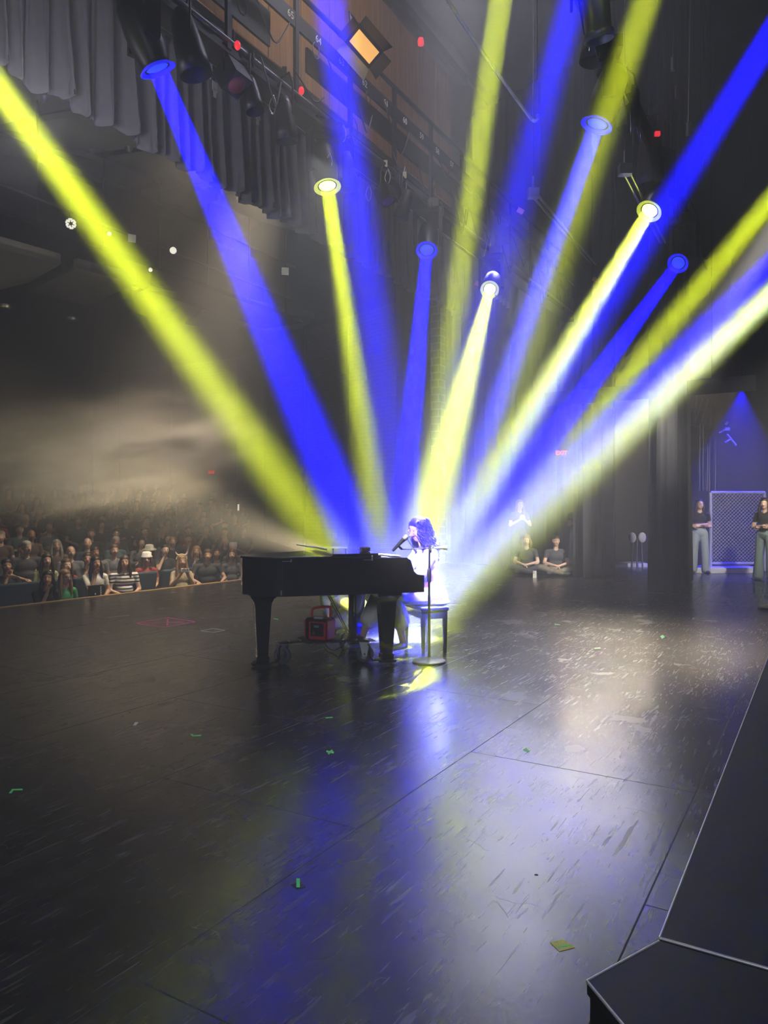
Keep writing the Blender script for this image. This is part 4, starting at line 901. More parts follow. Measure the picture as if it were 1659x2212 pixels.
# ============================================================ DRAPES
def drape(name, label, path, z0, z1, m, amp=.14, wl=.45, seed=1, hem=.0, grp=None, cat='curtain', step=.035):
    """path: list of floor points; vertical folds follow it"""
    r_ = random.Random(seed); pts = []
    for a, c in zip(path[:-1], path[1:]):
        n = max(2, int((c - a).length / step))
        for i in range(n): pts.append(a.lerp(c, i / n))
    pts.append(path[-1]); s = 0; ph = 0; b = MB(); rows = [0, .06, .25, .5, .75, .93, 1.0]; grid = []
    fr = [r_.uniform(.7, 1.5) for _ in range(400)]; am = [r_.uniform(.45, 1.25) for _ in range(400)]
    for i, p in enumerate(pts):
        d = (pts[min(i + 1, len(pts) - 1)] - pts[max(i - 1, 0)]).normalized(); n = Vector((-d.y, d.x, 0))
        if i: s += (p - pts[i - 1]).length
        k = int(s / wl); ph += (0 if not i else (p - pts[i - 1]).length) / wl * fr[k] * math.tau
        a = amp * am[int(ph / math.tau) % 400]; hz = hem * (math.sin(ph + .8) * .6 + math.sin(ph * .37 + 2) * .5)
        col = []
        for t in rows:
            aa = a * (1 - .55 * t) ; w = math.copysign(abs(math.sin(ph)) ** .6, math.sin(ph)) + .35 * math.sin(2 * ph + 1.0 + t) + .28 * math.sin(3.7 * ph + 2 * t) + .12 * math.sin(9.1 * ph + 3 * t)
            z = z0 + hz + (z1 - z0 - hz) * t; col.append(p + n * aa * w + d * .03 * math.sin(ph * 2 + t * 3) + Vector((0, 0, z)))
        grid.append(col)
    K = len(rows); vs = [q for c in grid for q in c]
    b.add(vs, [(i * K + j, (i + 1) * K + j, (i + 1) * K + j + 1, i * K + j + 1) for i in range(len(grid) - 1) for j in range(K - 1)], 0, True)
    o = b.build(name, m, loc=path[0]); md = o.modifiers.new('s', 'SOLIDIFY'); md.thickness = .006; tag(o, label, cat, grp); return o
VALM = mat('valance_grey', (.185, .175, .20), .9, var=.12, scale=5); BLKV = mat('black_velour', (.022, .022, .024), .95, var=.3, scale=6)
drape('curtain', 'long grey pleated valance curtain hanging above the edge of the stage', [W(2.6, -8.0), W(19.5, -8.0)], 6.45, 8.15, VALM, .12, .30, 4, .10, step=.02)
o = thing('curtain_track', W(3, -7.9, 8.2), 'pale double curtain track along the top of the grey valance', 'curtain track')
b = MB(); b.cyl(W(2.6, -7.88, 8.15), W(19.5, -7.88, 8.15), .028); b.build('lower_rail', ALU, o); b = MB(); b.cyl(W(2.6, -7.88, 8.30), W(19.5, -7.88, 8.30), .024); b.build('upper_rail', ALU, o)
b = MB(); b.cyl(W(2.6, -7.8, 8.02), W(19.5, -7.8, 7.98), .012); b.build('lower_cable', CABLE, o)
# black header behind and above
b = MB(); b.quad(W(0, -8.25, 8.25), W(22, -8.25, 8.25), W(22, -8.25, 14), W(0, -8.25, 14)); struct(b.build('wall_header', mat('header_black', (.012, .012, .013), .9)))
CURB = mat('curtain_back', (.016, .017, .02), .9)
def gx(px, Y): return Vector(((px - CX) / F * Y, Y, 0))
drape('stage_curtain', 'black side curtain right of the sitting person', [gx(1236, 15.6), gx(1330, 15.2)], .03, 12, BLKV, .16, .38, 9, grp=None)
drape('stage_curtain', 'black side curtain with tall folds left of the standing woman', [gx(1398, 13.0), gx(1440, 12.5), gx(1462, 13.4), gx(1478, 15.5)], .03, 12, BLKV, .12, .3, 12)
drape('stage_curtain', 'wide black curtain closing the far wing behind the sitting people', [gx(956, 20.4), gx(1060, 19.2), gx(1240, 17.4)], .03, 12, mat('charcoal_velour', (.04, .041, .045), .95, var=.3), .14, .5, 14)
# end wall of the stage, back wall and roof
WALLD = mat('stage_wall_paint', (.03, .031, .034), .8, scale=2)
b = MB(); b.quad(W(20.5, -9, -1), W(20.5, 16, -1), W(20.5, 16, 16), W(20.5, -9, 16)); struct(b.build('wall_back', WALLD))
b = MB(); b.quad(W(-3, 13.5, -1), W(21, 13.5, -1), W(21, 13.5, 16), W(-3, 13.5, 16)); struct(b.build('wall_right', WALLD))
b = MB(); b.quad(W(-3, -9, 13.5), W(22, -9, 13.5), W(22, 14, 13.5), W(-3, 14, 13.5)); struct(b.build('ceiling_stage', mat('grid_black', (.02, .021, .024), .9)))
exit_sign(P(1212, 979, 16.2), Vector((1, 0, 0)), .25, 'red EXIT sign in the far wing above the sitting person')

# ------------------------------------------------------------ far wing: fence, blue step, pipes
YF = 17.2
fn = thing('chain_link_fence', P(1560, 1232, YF), 'chain link fence panel lit blue in the far wing between the two women', 'fence')
A, B_, zt = P(1535, 1232, YF), P(1652, 1236, YF), P(1535, 1064, YF).z; A.z = .2; B_.z = .2
b = MB(); ex = (B_ - A); Lf = ex.length; ex.normalize(); hh = zt - .2; n_ = int((Lf + hh) / .085)
for i in range(n_):
    o_ = i * .085
    for sg in (0, 1):
        x0, z0, x1, z1 = o_ - hh, 0, o_, hh
        if x0 < 0: z0 -= x0; x0 = 0
        if x1 > Lf: z1 -= x1 - Lf; x1 = Lf
        if x1 <= x0: continue
        if sg: x0, x1 = Lf - x0, Lf - x1
        b.cyl(A + ex * x0 + Vector((0, 0, z0)), A + ex * x1 + Vector((0, 0, z1)), .006, n=4, caps=False)
FNM = mat('galvanised_wire', (.45, .45, .5), .5, .3)
b.build('mesh', FNM, fn)
b = MB(); b.cyl(A + Vector((0, 0, hh)), B_ + Vector((0, 0, hh)), .035); b.build('top_rail', FNM, fn)
for q in (A, B_): b = MB(); b.cyl(q - Vector((0, 0, .18)), q + Vector((0, 0, hh)), .035); b.build('post', FNM, fn)
b = MB(); b.cyl(A, B_, .03); b.build('bottom_rail', FNM, fn)
def plinth(x0, x1, y0, y1, Y, name, label, cat='platform'):
    q0, q1 = P(x0, y1, Y), P(x1, y1, Y); zt_ = P(x0, y0, Y).z; q0.z = q1.z = 0
    b = MB(); b.prism([q0, q1, q1 + Vector((.1, .7, 0)), q0 + Vector((-.1, .7, 0))], (0, 0, max(.06, zt_))); o = b.build(name, mat('step_grey', (.6, .6, .65), .6), loc=q0); md = o.modifiers.new('b', 'BEVEL'); md.width = .01; tag(o, label, cat)
plinth(1474, 1640, 1226, 1240, 16.75, 'low_step', 'low step lit bright blue behind the standing women')
plinth(1334, 1399, 1217, 1229, 18.6, 'low_step', 'low step lit dim blue seen between the two side curtains')
# chair shape glowing blue between the curtains
o = thing('stool', P(1376, 1229, 18.2), 'small two lobed stool catching blue light between the side curtains', 'stool'); b0 = P(1376, 1215, 18.3)
for dx in (-.12, .13): b = MB(); b.ell(b0 + Vector((dx, 0, .62)), (.10, .06, .13)); b.build('pad', mat('step_grey', (.6, .6, .65), .6), o)
for dx in (-.14, .0, .14): b = MB(); b.cyl(Vector((b0.x + dx, b0.y, 0.0)), b0 + Vector((dx * .7, 0, .6)), .02, n=8); b.build('leg', DULL, o)
o = thing('wall_pipes', P(1520, 1060, 18.5), 'bundle of thin vertical metal pipes behind the fence in the far wing', 'pipes')
for x, y0, y1 in ((1512, 915, 1060), (1519, 917, 1060), (1535, 880, 925), (1533, 945, 1062), (1546, 945, 1062), (1529, 960, 1060)):
    b = MB(); b.cyl(P(x, y0, 18.5), P(x - 1, y1, 18.5), .028, n=8); b.build('pipe', DULL, o)
o = thing('wall_frame', P(1520, 880, 18.6), 'faint metal ladder frame high in the far wing', 'frame')
for (x0, y0), (x1, y1) in (((1490, 848), (1486, 915)), ((1505, 848), (1500, 915)), ((1518, 860), (1500, 918)), ((1530, 862), (1515, 912)), ((1482, 916), (1514, 922)), ((1478, 848), (1560, 843)), ((1498, 888), (1540, 884))):
    b = MB(); b.cyl(P(x0, y0, 18.6), P(x1, y1, 18.6), .018, n=6); b.build('bar', DULL, o)
o = thing('camera_arm', P(1570, 940, 17.5), 'small jointed bracket lit blue above the fence', 'bracket')
b = MB(); b.cyl(P(1571, 938, 17.5), P(1590, 962, 17.5), .022); b.cyl(P(1553, 935, 17.5), P(1566, 929, 17.5), .018); b.cyl(P(1566, 956, 17.5), P(1578, 949, 17.5), .018); b.build('arm', FNM, o)
b = MB(); b.box(P(1570, 927, 17.5), (.10, .1, .07)); b.cyl(P(1568, 917, 17.5), P(1572, 912, 17.5), .03); b.build('head', FNM, o)
# end wall rails
for (x0, y0, x1, y1), lb in (((1405, 826, 1700, 808), 'thin pale pipe running across the far wing wall'), ((1470, 972, 1600, 970), 'faint horizontal pipe above the fence')):
    q0, q1 = P(x0, y0, 18.9), P(x1, y1, 18.9); b = MB(); b.cyl(q0, q1, .022); tag(b.build('wall_pipe', DULL, loc=q0), lb, 'pipe')

# ============================================================ LIGHTING BRIDGE
VB = -4.95
br = thing('lighting_bridge', W(5, VB, 6), 'black lighting bridge with white painted numbers carrying stage lights', 'lighting bridge')
b = MB(); b.cyl(W(2, VB, 5.96), W(17, VB, 5.96), .03); b.build('lower_pipe', DULL, br)
b = MB(); b.box(W(10, VB, 6.76), (17, .03, .17), MS); b.build('number_rail', BLK, br)
b = MB(); b.cyl(W(2, VB, 7.10), W(17, VB, 7.10), .032); b.build('hand_rail', BLK, br)
b = MB(); b.box(W(9.5, VB - .12, 5.86), (15, .26, .04), MS); b.build('walkway', BLK, br)
for u0, u1, z0, z1 in ((5.0, 6.1, 6.35, 6.72), (6.75, 17.5, 6.42, 6.70), (2.5, 18, 5.98, 6.12)):
    b = MB(); b.box(W((u0 + u1) / 2, VB - .12, (z0 + z1) / 2), (u1 - u0, .03, z1 - z0), MS); b.build('side_panel', BLK, br)
NUM = mat('number_white', (.8, .8, .8), .6)
for s, px, py in (('66', 540, -60), ('65', 628, 28), ('64', 688, 88), ('63', 738, 138), ('62', 788, 183), ('61', 834, 228), ('60', 875, 268), ('59', 911, 301), ('58', 945, 333), ('57', 976, 363)):
    p = PV(px, py, VB + .02); text_mesh(s, .115, Vector((p.x, p.y, 6.76)), U, Vector((0, 0, 1)), 'number', NUM, br, .001)
for u in [3.2 + i * 1.07 for i in range(14)]:
    b = MB(); b.box(W(u, VB, 6.5), (.06, .04, 1.25), MS); b.build('post', BLK, br)
# cables draped on the bridge
rc = random.Random(11)
for i in range(26):
    u = 3.3 + i * .52 + rc.uniform(-.2, .2); z = rc.uniform(6.0, 6.75); dz = rc.uniform(.2, .6); w = rc.uniform(.3, .9)
    b = MB(); b.tube(curve_pts([W(u, VB + .05, z), W(u + w * .3, VB + .1, z - dz * .8), W(u + w * .6, VB + .08, z - dz), W(u + w, VB + .04, z - dz * .2)], 5), .009, 5)
    b.build('cable', CABLE if i % 5 else DULL, br)
for i in range(16):
    u = 4 + i * .8 + rc.uniform(-.3, .3); b = MB(); rr_ = rc.uniform(.05, .12); z = rc.uniform(5.6, 6.6)
    b.tube([W(u + rr_ * math.cos(a / 10 * math.tau), VB + .08, z + rr_ * 1.4 * math.sin(a / 10 * math.tau)) for a in range(11)], .007, 5); b.build('cable_loop', CABLE if i % 3 else DULL, br)
REDL = mat('red_lamp', (.6, .02, .03), .4, emit=(1, .03, .05), es=1.0)
for px, py in ((513, 98), (651, 196)): b = MB(); b.ell(PV(px, py, VB + .1), (.03, .03, .045)); b.build('red_lamp', REDL, br)
# plywood band
def plywood():
    m = bpy.data.materials.new('plywood'); m.use_nodes = True; nt = m.node_tree; N = nt.nodes; Lk = nt.links; b = N['Principled BSDF']; tc = N.new('ShaderNodeTexCoord')
    mp = N.new('ShaderNodeMapping'); mp.inputs['Scale'].default_value = (14, 14, .7); Lk.new(tc.outputs['Object'], mp.inputs[0]); ns = N.new('ShaderNodeTexNoise'); ns.inputs['Scale'].default_value = 1.5; ns.inputs['Detail'].default_value = 6; ns.inputs['Distortion'].default_value = 1.5; Lk.new(mp.outputs[0], ns.inputs['Vector'])
    cr = N.new('ShaderNodeValToRGB'); cr.color_ramp.elements[0].color = (.16, .085, .035, 1); cr.color_ramp.elements[1].color = (.36, .21, .10, 1); cr.color_ramp.elements[0].position = .3; cr.color_ramp.elements[1].position = .75; Lk.new(ns.outputs[0], cr.inputs[0]); Lk.new(cr.outputs[0], b.inputs['Base Color']); b.inputs['Roughness'].default_value = .55; return m
PLY = plywood(); pb = thing('plywood_wall', W(8, -5.6, 7), 'band of warm brown plywood panels behind the lighting bridge', 'wood panel')
for i in range(15):
    u0 = 2.4 + i * .62
    b = MB(); b.box(W(u0 + .305, -5.62, 7.86), (.605, .02, 2.22), MS); b.build('plywood_panel', PLY, pb)
b = MB(); b.box(W(7, -5.45, 9.02), (9.8, .10, .16), MS); b.build('top_beam', BLK, pb)
for u in (7.2, 8.3, 9.4): b = MB(); b.box(W(u, -5.66, 9.3), (.55, .03, .5), MS); b.build('upper_board', mat('grey_ply', (.14, .11, .07), .6), pb)
b = MB(); p = PV(909, 90, -5.38); b.lathe([(.001, -.05), (.045, -.05), (.05, 0), (.04, .05), (.001, .06)], p, n=12); o = b.build('red_beacon', REDL, loc=p); tag(o, 'small red lamp on the beam above the plywood', 'lamp')
b = MB(); p = PU(1420, 289, 9.5); b.box(p, (.06, .04, .05)); o = b.build('red_indicator', REDL, loc=p); tag(o, 'small red light among the fixtures at upper right', 'lamp')

# ============================================================ FIXTURES
GLASS = mat('lens_glass', (.06, .06, .065), .12, spec=.8)
YE = mat('yellow_lens', (1, 1, .3), .3, emit=(.9, 1, .10), es=9); YR = mat('yellow_rim_glow', (.6, .6, .2), .4, emit=(.62, .75, .03), es=.8)
BE = mat('blue_lens', (.1, .1, 1), .3, emit=(.01, .04, 1), es=1.6); BR = mat('blue_glow', (.1, .1, .8), .4, emit=(.002, .0, 1), es=.8)
def moving_head(p, tgt, blue, label, pipe_z, pipe_v):
    d = (tgt - p).normalized(); q = d.to_track_quat('Z', 'Y')
    o = thing('moving_head_light', Vector((p.x, p.y, pipe_z)), label, 'stage light', 'moving head stage lights')
    piv = p - d * .26; top = Vector((piv.x, piv.y, pipe_z - .16))
    b = MB(); b.lathe([(.001, -.56), (.10, -.55), (.135, -.48), (.15, -.30), (.15, -.16), (.125, -.05), (.118, 0), (.10, .002), (.10, -.03), (.001, -.03)], p, q, 28); b.build('head', BLK, o)
    b = MB(); b.lathe([(.118, -.02), (.158, .012), (.160, .018), (.150, .018), (.112, 0)], p, q, 28); b.build('lens_rim', BR if blue else YR, o)  # rim emission stands in for lens light falling on the bezel
    b = MB(); b.lathe([(.001, .004), (.075, .003), (.098, -.004), (.098, -.012)], p, q, 24); b.build('lens', BE if blue else YE, o)
    ax = Vector((0, 0, 1)).cross(d); ax = ax.normalized() if ax.length > .05 else U.copy(); Mx = M3(ax, Vector((0, 0, 1)).cross(ax), Vector((0, 0, 1)))
    b = MB()
    for s in (-1, 1): b.box((piv + top) / 2 + ax * .19 * s + Vector((0, 0, -.03)), (.05, .12, (top - piv).length + .12), Mx)
    b.box(top + Vector((0, 0, .02)), (.43, .14, .07), Mx); b.build('yoke', BLK, o)
    b = MB(); b.box(top + Vector((0, 0, .10)), (.34, .26, .12), Mx); b.build('base', BLK, o)
    b = MB(); b.box(top + Vector((0, 0, .18)), (.05, .05, .08), Mx); b.lathe([(.045, -.03), (.045, .03), (.034, .03), (.034, -.03), (.045, -.03)], Vector((piv.x, piv.y, pipe_z)), U.to_track_quat('Z', 'Y'), 12); b.build('clamp', DULL, o)
    return o
def par(p, d, label, s=1.0, lensm=None, top=.35, kind='par'):
    d = Vector(d).normalized(); q = d.to_track_quat('Z', 'Y'); o = thing('stage_light', p, label, 'stage light', 'conventional stage lights')
    b = MB()
    if kind == 'par': b.lathe([(.001, -.36), (.06, -.35), (.085, -.28), (.105, -.12), (.115, 0), (.118, .10), (.112, .10), (.108, -.01), (.001, -.015)], p, q, 24)
    elif kind == 'profile': b.lathe([(.001, -.5), (.09, -.48), (.10, -.30), (.075, -.28), (.07, .0), (.082, .01), (.082, .05), (.072, .05), (.068, .0), (.001, -.01)], p, q, 20)
    else: b.box(p - d * .12, (.26, .26, .24), q.to_matrix())
    if s != 1.0: b.v = [p + (v - p) * s for v in b.v]
    b.build('body', BLK if kind != 'profile' else mat('grey_body', (.10, .10, .11), .4, .5), o)
    b = MB(); b.lathe([(.001, .006), (.06, .004), (.10 if kind != 'profile' else .066, -.008)], p + d * (.004 if kind != 'fresnel' else .01), q, 20); b.v = [p + (v - p) * s for v in b.v]; b.build('lens', lensm or GLASS, o)
    ax = Vector((0, 0, 1)).cross(d); ax = ax.normalized() if ax.length > .05 else U.copy(); c = p - d * .14 * s; b = MB(); w = .14 * s
    b.tube([c + ax * w, c + ax * w + Vector((0, 0, top * .7)), c + ax * w * .6 + Vector((0, 0, top)), c - ax * w * .6 + Vector((0, 0, top)), c - ax * w + Vector((0, 0, top * .7)), c - ax * w], .011, 6); b.build('yoke', BLK, o)
    b = MB(); b.box(c + Vector((0, 0, top + .04)), (.05, .05, .09)); b.build('clamp', DULL, o)
    return o
def safety(px, py, v, label, n=3):
    o = thing('safety_cable', PV(px, py, v), label, 'cable', 'loose cable ends on the bridge'); p = PV(px, py, v); b = MB()
    b.tube(curve_pts([p, p + Vector((.03, 0, -.10)), p + Vector((.0, 0, -.2)), p + Vector((-.04, 0, -.12)), p + Vector((-.01, 0, -.02))], 4), .006, 5); b.build('loop', ALU, o)
VP = -4.9
par(PV(416, 132, VP), (.25, .1, -1), 'large round stage light with a clear lens right of the blue beam lens', 1.25, top=.4)
par(PV(512, 184, VP), (.5, -.3, -1), 'stage light with a dark red lens on the bridge', .9, mat('red_gel', (.16, .012, .02), .4), kind='fresnel')
par(PV(548, 225, VP), (.2, 0, -1), 'small black stage light right of the red lens', .8)
par(PV(618, 285, VP), (.1, .1, -1), 'tall black stage light with a round glass front left of the near yellow lens', 1.0, top=.45)
par(PV(752, 392, VP), (.1, .1, -1), 'black stage light inside the broad blue beam', .95, top=.4)
par(PV(868, 462, VP), (-.3, .1, -1), 'black stage light with a glass front left of the far blue lens', .9)
par(PV(838, 435, VP), (.3, -.2, -1), 'small black stage light with a purple tinted lens', .8, mat('purple_gel', (.15, .03, .2), .4), kind='fresnel')
safety(712, 330, VP, 'pale looped cable end hanging in the broad blue beam'); safety(742, 270, VP, 'white hook shaped cable end beside the barn door light'); safety(838, 365, VP, 'pale looped cable end left of the far blue lens'); safety(590, 205, VP, 'silver cable end on the bridge near the grey valance'); safety(797, 400, VP, 'white tape flag on the bridge above the yellow beam')
# tape flags on the curtain track
for px, py, lb in ((464, 187, 'white tape flag hanging from the curtain track near the red lens light'), (557, 248, 'white tape flag hanging from the middle of the curtain track'), (453, 146, 'small white tape flag near the top of the curtain track')):
    p = PV(px, py, -7.7); b = MB(); b.box(p, (.10, .01, .14), MS); b.box(p + Vector((0, 0, -.10)), (.05, .01, .12), MS); tag(b.build('tape_flag', WHITE, loc=p), lb, 'tape')
# LED flood with barn doors, lit orange
AMB = mat('amber_led', (1, .6, .2), .4, emit=(1, .48, .09), es=1.1)
p = PV(787, 101, VB + .25); d = (Vector((.2, 2.2, 1.5)) - p).normalized(); q = d.to_track_quat('Z', 'Y'); o = thing('barn_door_light', p, 'amber lit rectangular flood light with barn doors in front of the plywood', 'stage light')
Mq = M3(U, (d.cross(U)).normalized(), d); Mq = M3((U - d * U.dot(d)).normalized(), d.cross(U).normalized(), d)
b = MB(); b.box(p - d * .10, (.40, .26, .18), Mq); b.build('housing', BLK, o); b = MB(); b.box(p, (.33, .17, .02), Mq); b.build('led_panel', AMB, o)
for sx, sy, w, h in ((0, 1, .40, .20), (0, -1, .40, .20), (1, 0, .20, .24), (-1, 0, .20, .24)):
    e = Mq @ Vector((sx, sy, 0)); f = Mq @ Vector((sy, sx, 0)); c0 = p + e * (.20 if sx else .13); c1 = c0 + (e * .55 + d * .8).normalized() * .2; hw_ = h / 2 if sx else w / 2
    b = MB(); b.prism([c0 - f * hw_, c0 + f * hw_, c1 + f * hw_ * 1.1, c1 - f * hw_ * 1.1], d * .004); b.build('barn_door', BLK if sy >= 0 or sx else mat('door_silver', (.3, .32, .3), .4, .5), o)
b = MB(); b.tube([p - d * .1 + Mq @ Vector((-.22, 0, 0)), p - d * .1 + Mq @ Vector((-.24, 0, 0)) + Vector((0, 0, .2)), p - d * .1 + Vector((-.1, 0, .3))], .012, 6); b.build('bracket', BLK, o)

# second electric (over the stage) and its fixtures
VE = -1.89
e2 = thing('lighting_batten', W(6, VE, 5.96), 'lighting batten hanging over the stage at the upper right', 'lighting batten')
b = MB(); b.cyl(W(3.4, VE, 5.96), W(15, VE, 5.96), .025); b.build('pipe', DULL, e2); b = MB(); b.box(W(9, VE, 6.12), (11.5, .10, .10), MS); b.build('cable_tray', BLK, e2)
for u in (5, 7.6, 10.2, 12.8): b = MB(); b.cyl(W(u, VE, 6.0), W(u, VE, 13.4), .006, n=5); b.build('lift_line', DULL, e2)
for i in range(12):
    u = 5 + i * .6 + rc.uniform(-.2, .2); b = MB(); z = 6.0; dz = rc.uniform(.2, .5)
    b.tube(curve_pts([W(u, VE + .05, z), W(u + .15, VE + .1, z - dz), W(u + .35, VE + .08, z - dz * .9), W(u + .5, VE + .04, z)], 5), .008, 5); b.build('cable', CABLE if i % 3 else DULL, e2)
par(PV(1285, 108, VE), (-.1, .1, -1), 'black stage light with a wide glass disc at the top right of the blue beam', 1.15, mat('pale_lens', (.16, .17, .2), .2, spec=.7), top=.4)
par(PV(1358, 258, VE), (-.1, .1, -1), 'black stage light with a glass disc beside the blue lens', 1.0, MATS['pale_lens'], top=.4)
par(PV(1405, 372, VE), (.05, .15, -1), 'large black stage light above the far yellow lens', 1.5, top=.5)
par(PV(1476, 520, VE), (.1, .1, -1), 'black stage light above the farthest blue lens', 1.3, top=.45)
par(PV(1293, 66, VE + .5), (.18, .25, -1), 'slim grey profile spotlight at the top edge right of the broad blue beam', 1.3, kind='profile')
# booms / rigid pipes hung in the air
def boom(a, c, label, Y0, Y1):
    p0, p1 = P(*a, Y0), P(*c, Y1); o = thing('rigging_pipe', p0, label, 'pipe', 'hanging rigging pipes'); b = MB(); d = (p1 - p0).normalized(); s_ = d.cross(Vector((0, 0, 1))).normalized() * .035
    b.cyl(p0 + s_, p1 + s_, .016, n=8); b.cyl(p0 - s_, p1 - s_, .016, n=8); b.build('double_pipe', ALU, o)
    b = MB(); b.box(p0, (.14, .10, .12)); b.cyl(p0 + Vector((0, 0, .05)), p0 + Vector((0, 0, .22)), .015); b.build('end_bracket', STEEL, o)
    b = MB(); b.cyl(p0 + Vector((0, 0, .2)), p0 + Vector((0, 0, 6)), .004, n=5); b.cyl(p1, p1 + Vector((0, 0, 6)), .004, n=5); b.build('hanging_wire', DULL, o)
boom((1152, 418), (1282, 572), 'pale double pipe hanging diagonally behind the blue and yellow beams', 9.6, 13.5)
boom((1350, 367), (1432, 525), 'yellowish double pipe hanging diagonally above the far yellow lens', 8.4, 11.5)
# white curved pipe
pts = [P(x, y, Y) for x, y, Y in ((940, -40, 5.6), (968, 2, 5.7), (1010, 66, 5.9), (1060, 138, 6.1), (1105, 200, 6.3), (1140, 247, 6.45), (1148, 257, 6.5), (1156, 262, 6.5), (1162, 256, 6.5), (1161, 248, 6.5))]
o = thing('bent_pole', pts[0], 'long pale pole with a hooked end hanging down between the yellow and blue beams', 'pole'); b = MB(); b.tube(curve_pts(pts, 4), .014, 8); b.build('pole', mat('pale_pole', (.8, .78, .72), .4), o)
b = MB(); b.cyl(P(1161, 250, 6.5), P(1160, -60, 6.5), .0025, n=5); b.ell(P(1162, 254, 6.5), (.02,) * 3); b.build('wire', STEEL, o)
# fly lines at upper right
for i, (x0, x1, y0, y1, Y, w_) in enumerate(((1455, 1454, -80, 125, 9, 0), (1488, 1462, -80, 185, 9.5, 0), (1492, 1487, -80, 265, 9, 1), (1500, 1498, -80, 135, 10, 0), (1513, 1518, -80, 370, 9.5, 0), (1525, 1522, -80, 135, 11, 0), (1541, 1535, 180, 395, 12, 0), (1556, 1552, 260, 410, 13, 0), (1628, 1605, 220, 420, 12, 0), (1537, 1523, 600, 690, 14, 0), (1580, 1577, 560, 650, 14, 0))):
    o = thing('rigging_line', P(x0, y0, Y), 'thin vertical rigging line hanging at the upper right', 'line', 'thin rigging lines at the upper right'); b = MB(); b.cyl(P(x0, y0, Y), P(x1, y1, Y), .007, n=6); b.build('line', ALU if w_ else DULL, o)
    if i < 3: b = MB(); b.cyl(P(x1, y1, Y), P(x1, y1 + 28, Y), .03, n=10); b.build('weight', DULL, o)
b = MB(); p = P(598, 335, 9.9); b.cyl(p, p + Vector((0, 0, .18)), .018, n=8); b.cyl(p + Vector((0, 0, .18)), p + Vector((0, 0, .5)), .004, n=5); tag(b.build('cable_weight', BLKR, loc=p), 'black weight on a cord hanging in front of the grey valance', 'weight')
for px, py, Y, lb in ((1124, 456, 11, 'pink paper tag hanging in the blue haze'), (1032, 613, 13, 'small orange tag left of the far yellow lens'), (1285, 604, 15, 'small orange box at the end of the diagonal pipe')):
    p = P(px, py, Y); b = MB(); b.box(p, (.10, .02, .08), Matrix.Rotation(.5, 3, 'Y')); tag(b.build('paper_tag', mat('orange_tag', (.75, .35, .25), .7), loc=p), lb, 'tag')
for i in range(4):
    p = P(1073 + i * 8, 640 + i * 6, 12.6); b = MB(); b.box(p, (.05, .03, .11)); tag(b.build('small_block', mat('pale_block', (.3, .3, .3), .6), loc=p), 'small pale block in a row of four beside the far yellow lens', 'block', 'pale blocks beside the far yellow lens')
# third electric: truss far right, dark
e3 = thing('lighting_batten', W(8, 1.2, 6.0), 'farther dark batten crossing the upper right corner', 'lighting batten'); b = MB(); b.cyl(W(6, 1.2, 6.0), W(19, 1.2, 6.0), .025); b.build('pipe', DULL, e3)
b = MB(); b.box(W(12, 1.2, 6.2), (13, .10, .10), MS); b.build('cable_tray', BLK, e3)
p = P(1602, 836, 17); o = thing('blue_downlight', p, 'small blue downlight high above the fence', 'stage light'); b = MB(); b.lathe([(.001, .12), (.08, .12), (.10, 0), (.085, 0), (.001, .01)], p, n=16); b.build('housing', BLK, o); b = MB(); b.lathe([(.001, -.004), (.082, .0)], p, n=16); b.build('lens', BR, o); b = MB(); b.cyl(p + Vector((0, 0, .12)), p + Vector((0, 0, .45)), .015); b.build('bracket', BLK, o)

# ============================================================ LIGHTS
def area(name, p, d, size, energy, col, spread=180, shape='DISK', sy=None):
    L_ = bpy.data.lights.new(name, 'AREA'); L_.shape = shape; L_.size = size
    if sy: L_.size_y = sy
    L_.spread = rad(spread); L_.energy = energy; L_.color = col
    o = bpy.data.objects.new(name, L_); COL.objects.link(o); o.location = p; o.rotation_euler = Vector(d).to_track_quat('-Z', 'Y').to_euler(); return o
def spot(name, p, t, energy, col, ang, blend=.3, r=.05):
    L_ = bpy.data.lights.new(name, 'SPOT'); L_.energy = energy; L_.color = col; L_.spot_size = rad(ang); L_.spot_blend = blend; L_.shadow_soft_size = r
    o = bpy.data.objects.new(name, L_); COL.objects.link(o); o.location = p; o.rotation_euler = (t - Vector(p)).to_track_quat('-Z', 'Y').to_euler(); return o
YC, BC = (.78, .92, .022), (.002, .0, 1.0)
ZL = 5.2
def lens_at(px, py): return P(px, py, (ZL - CZ) * F / (HY - py))
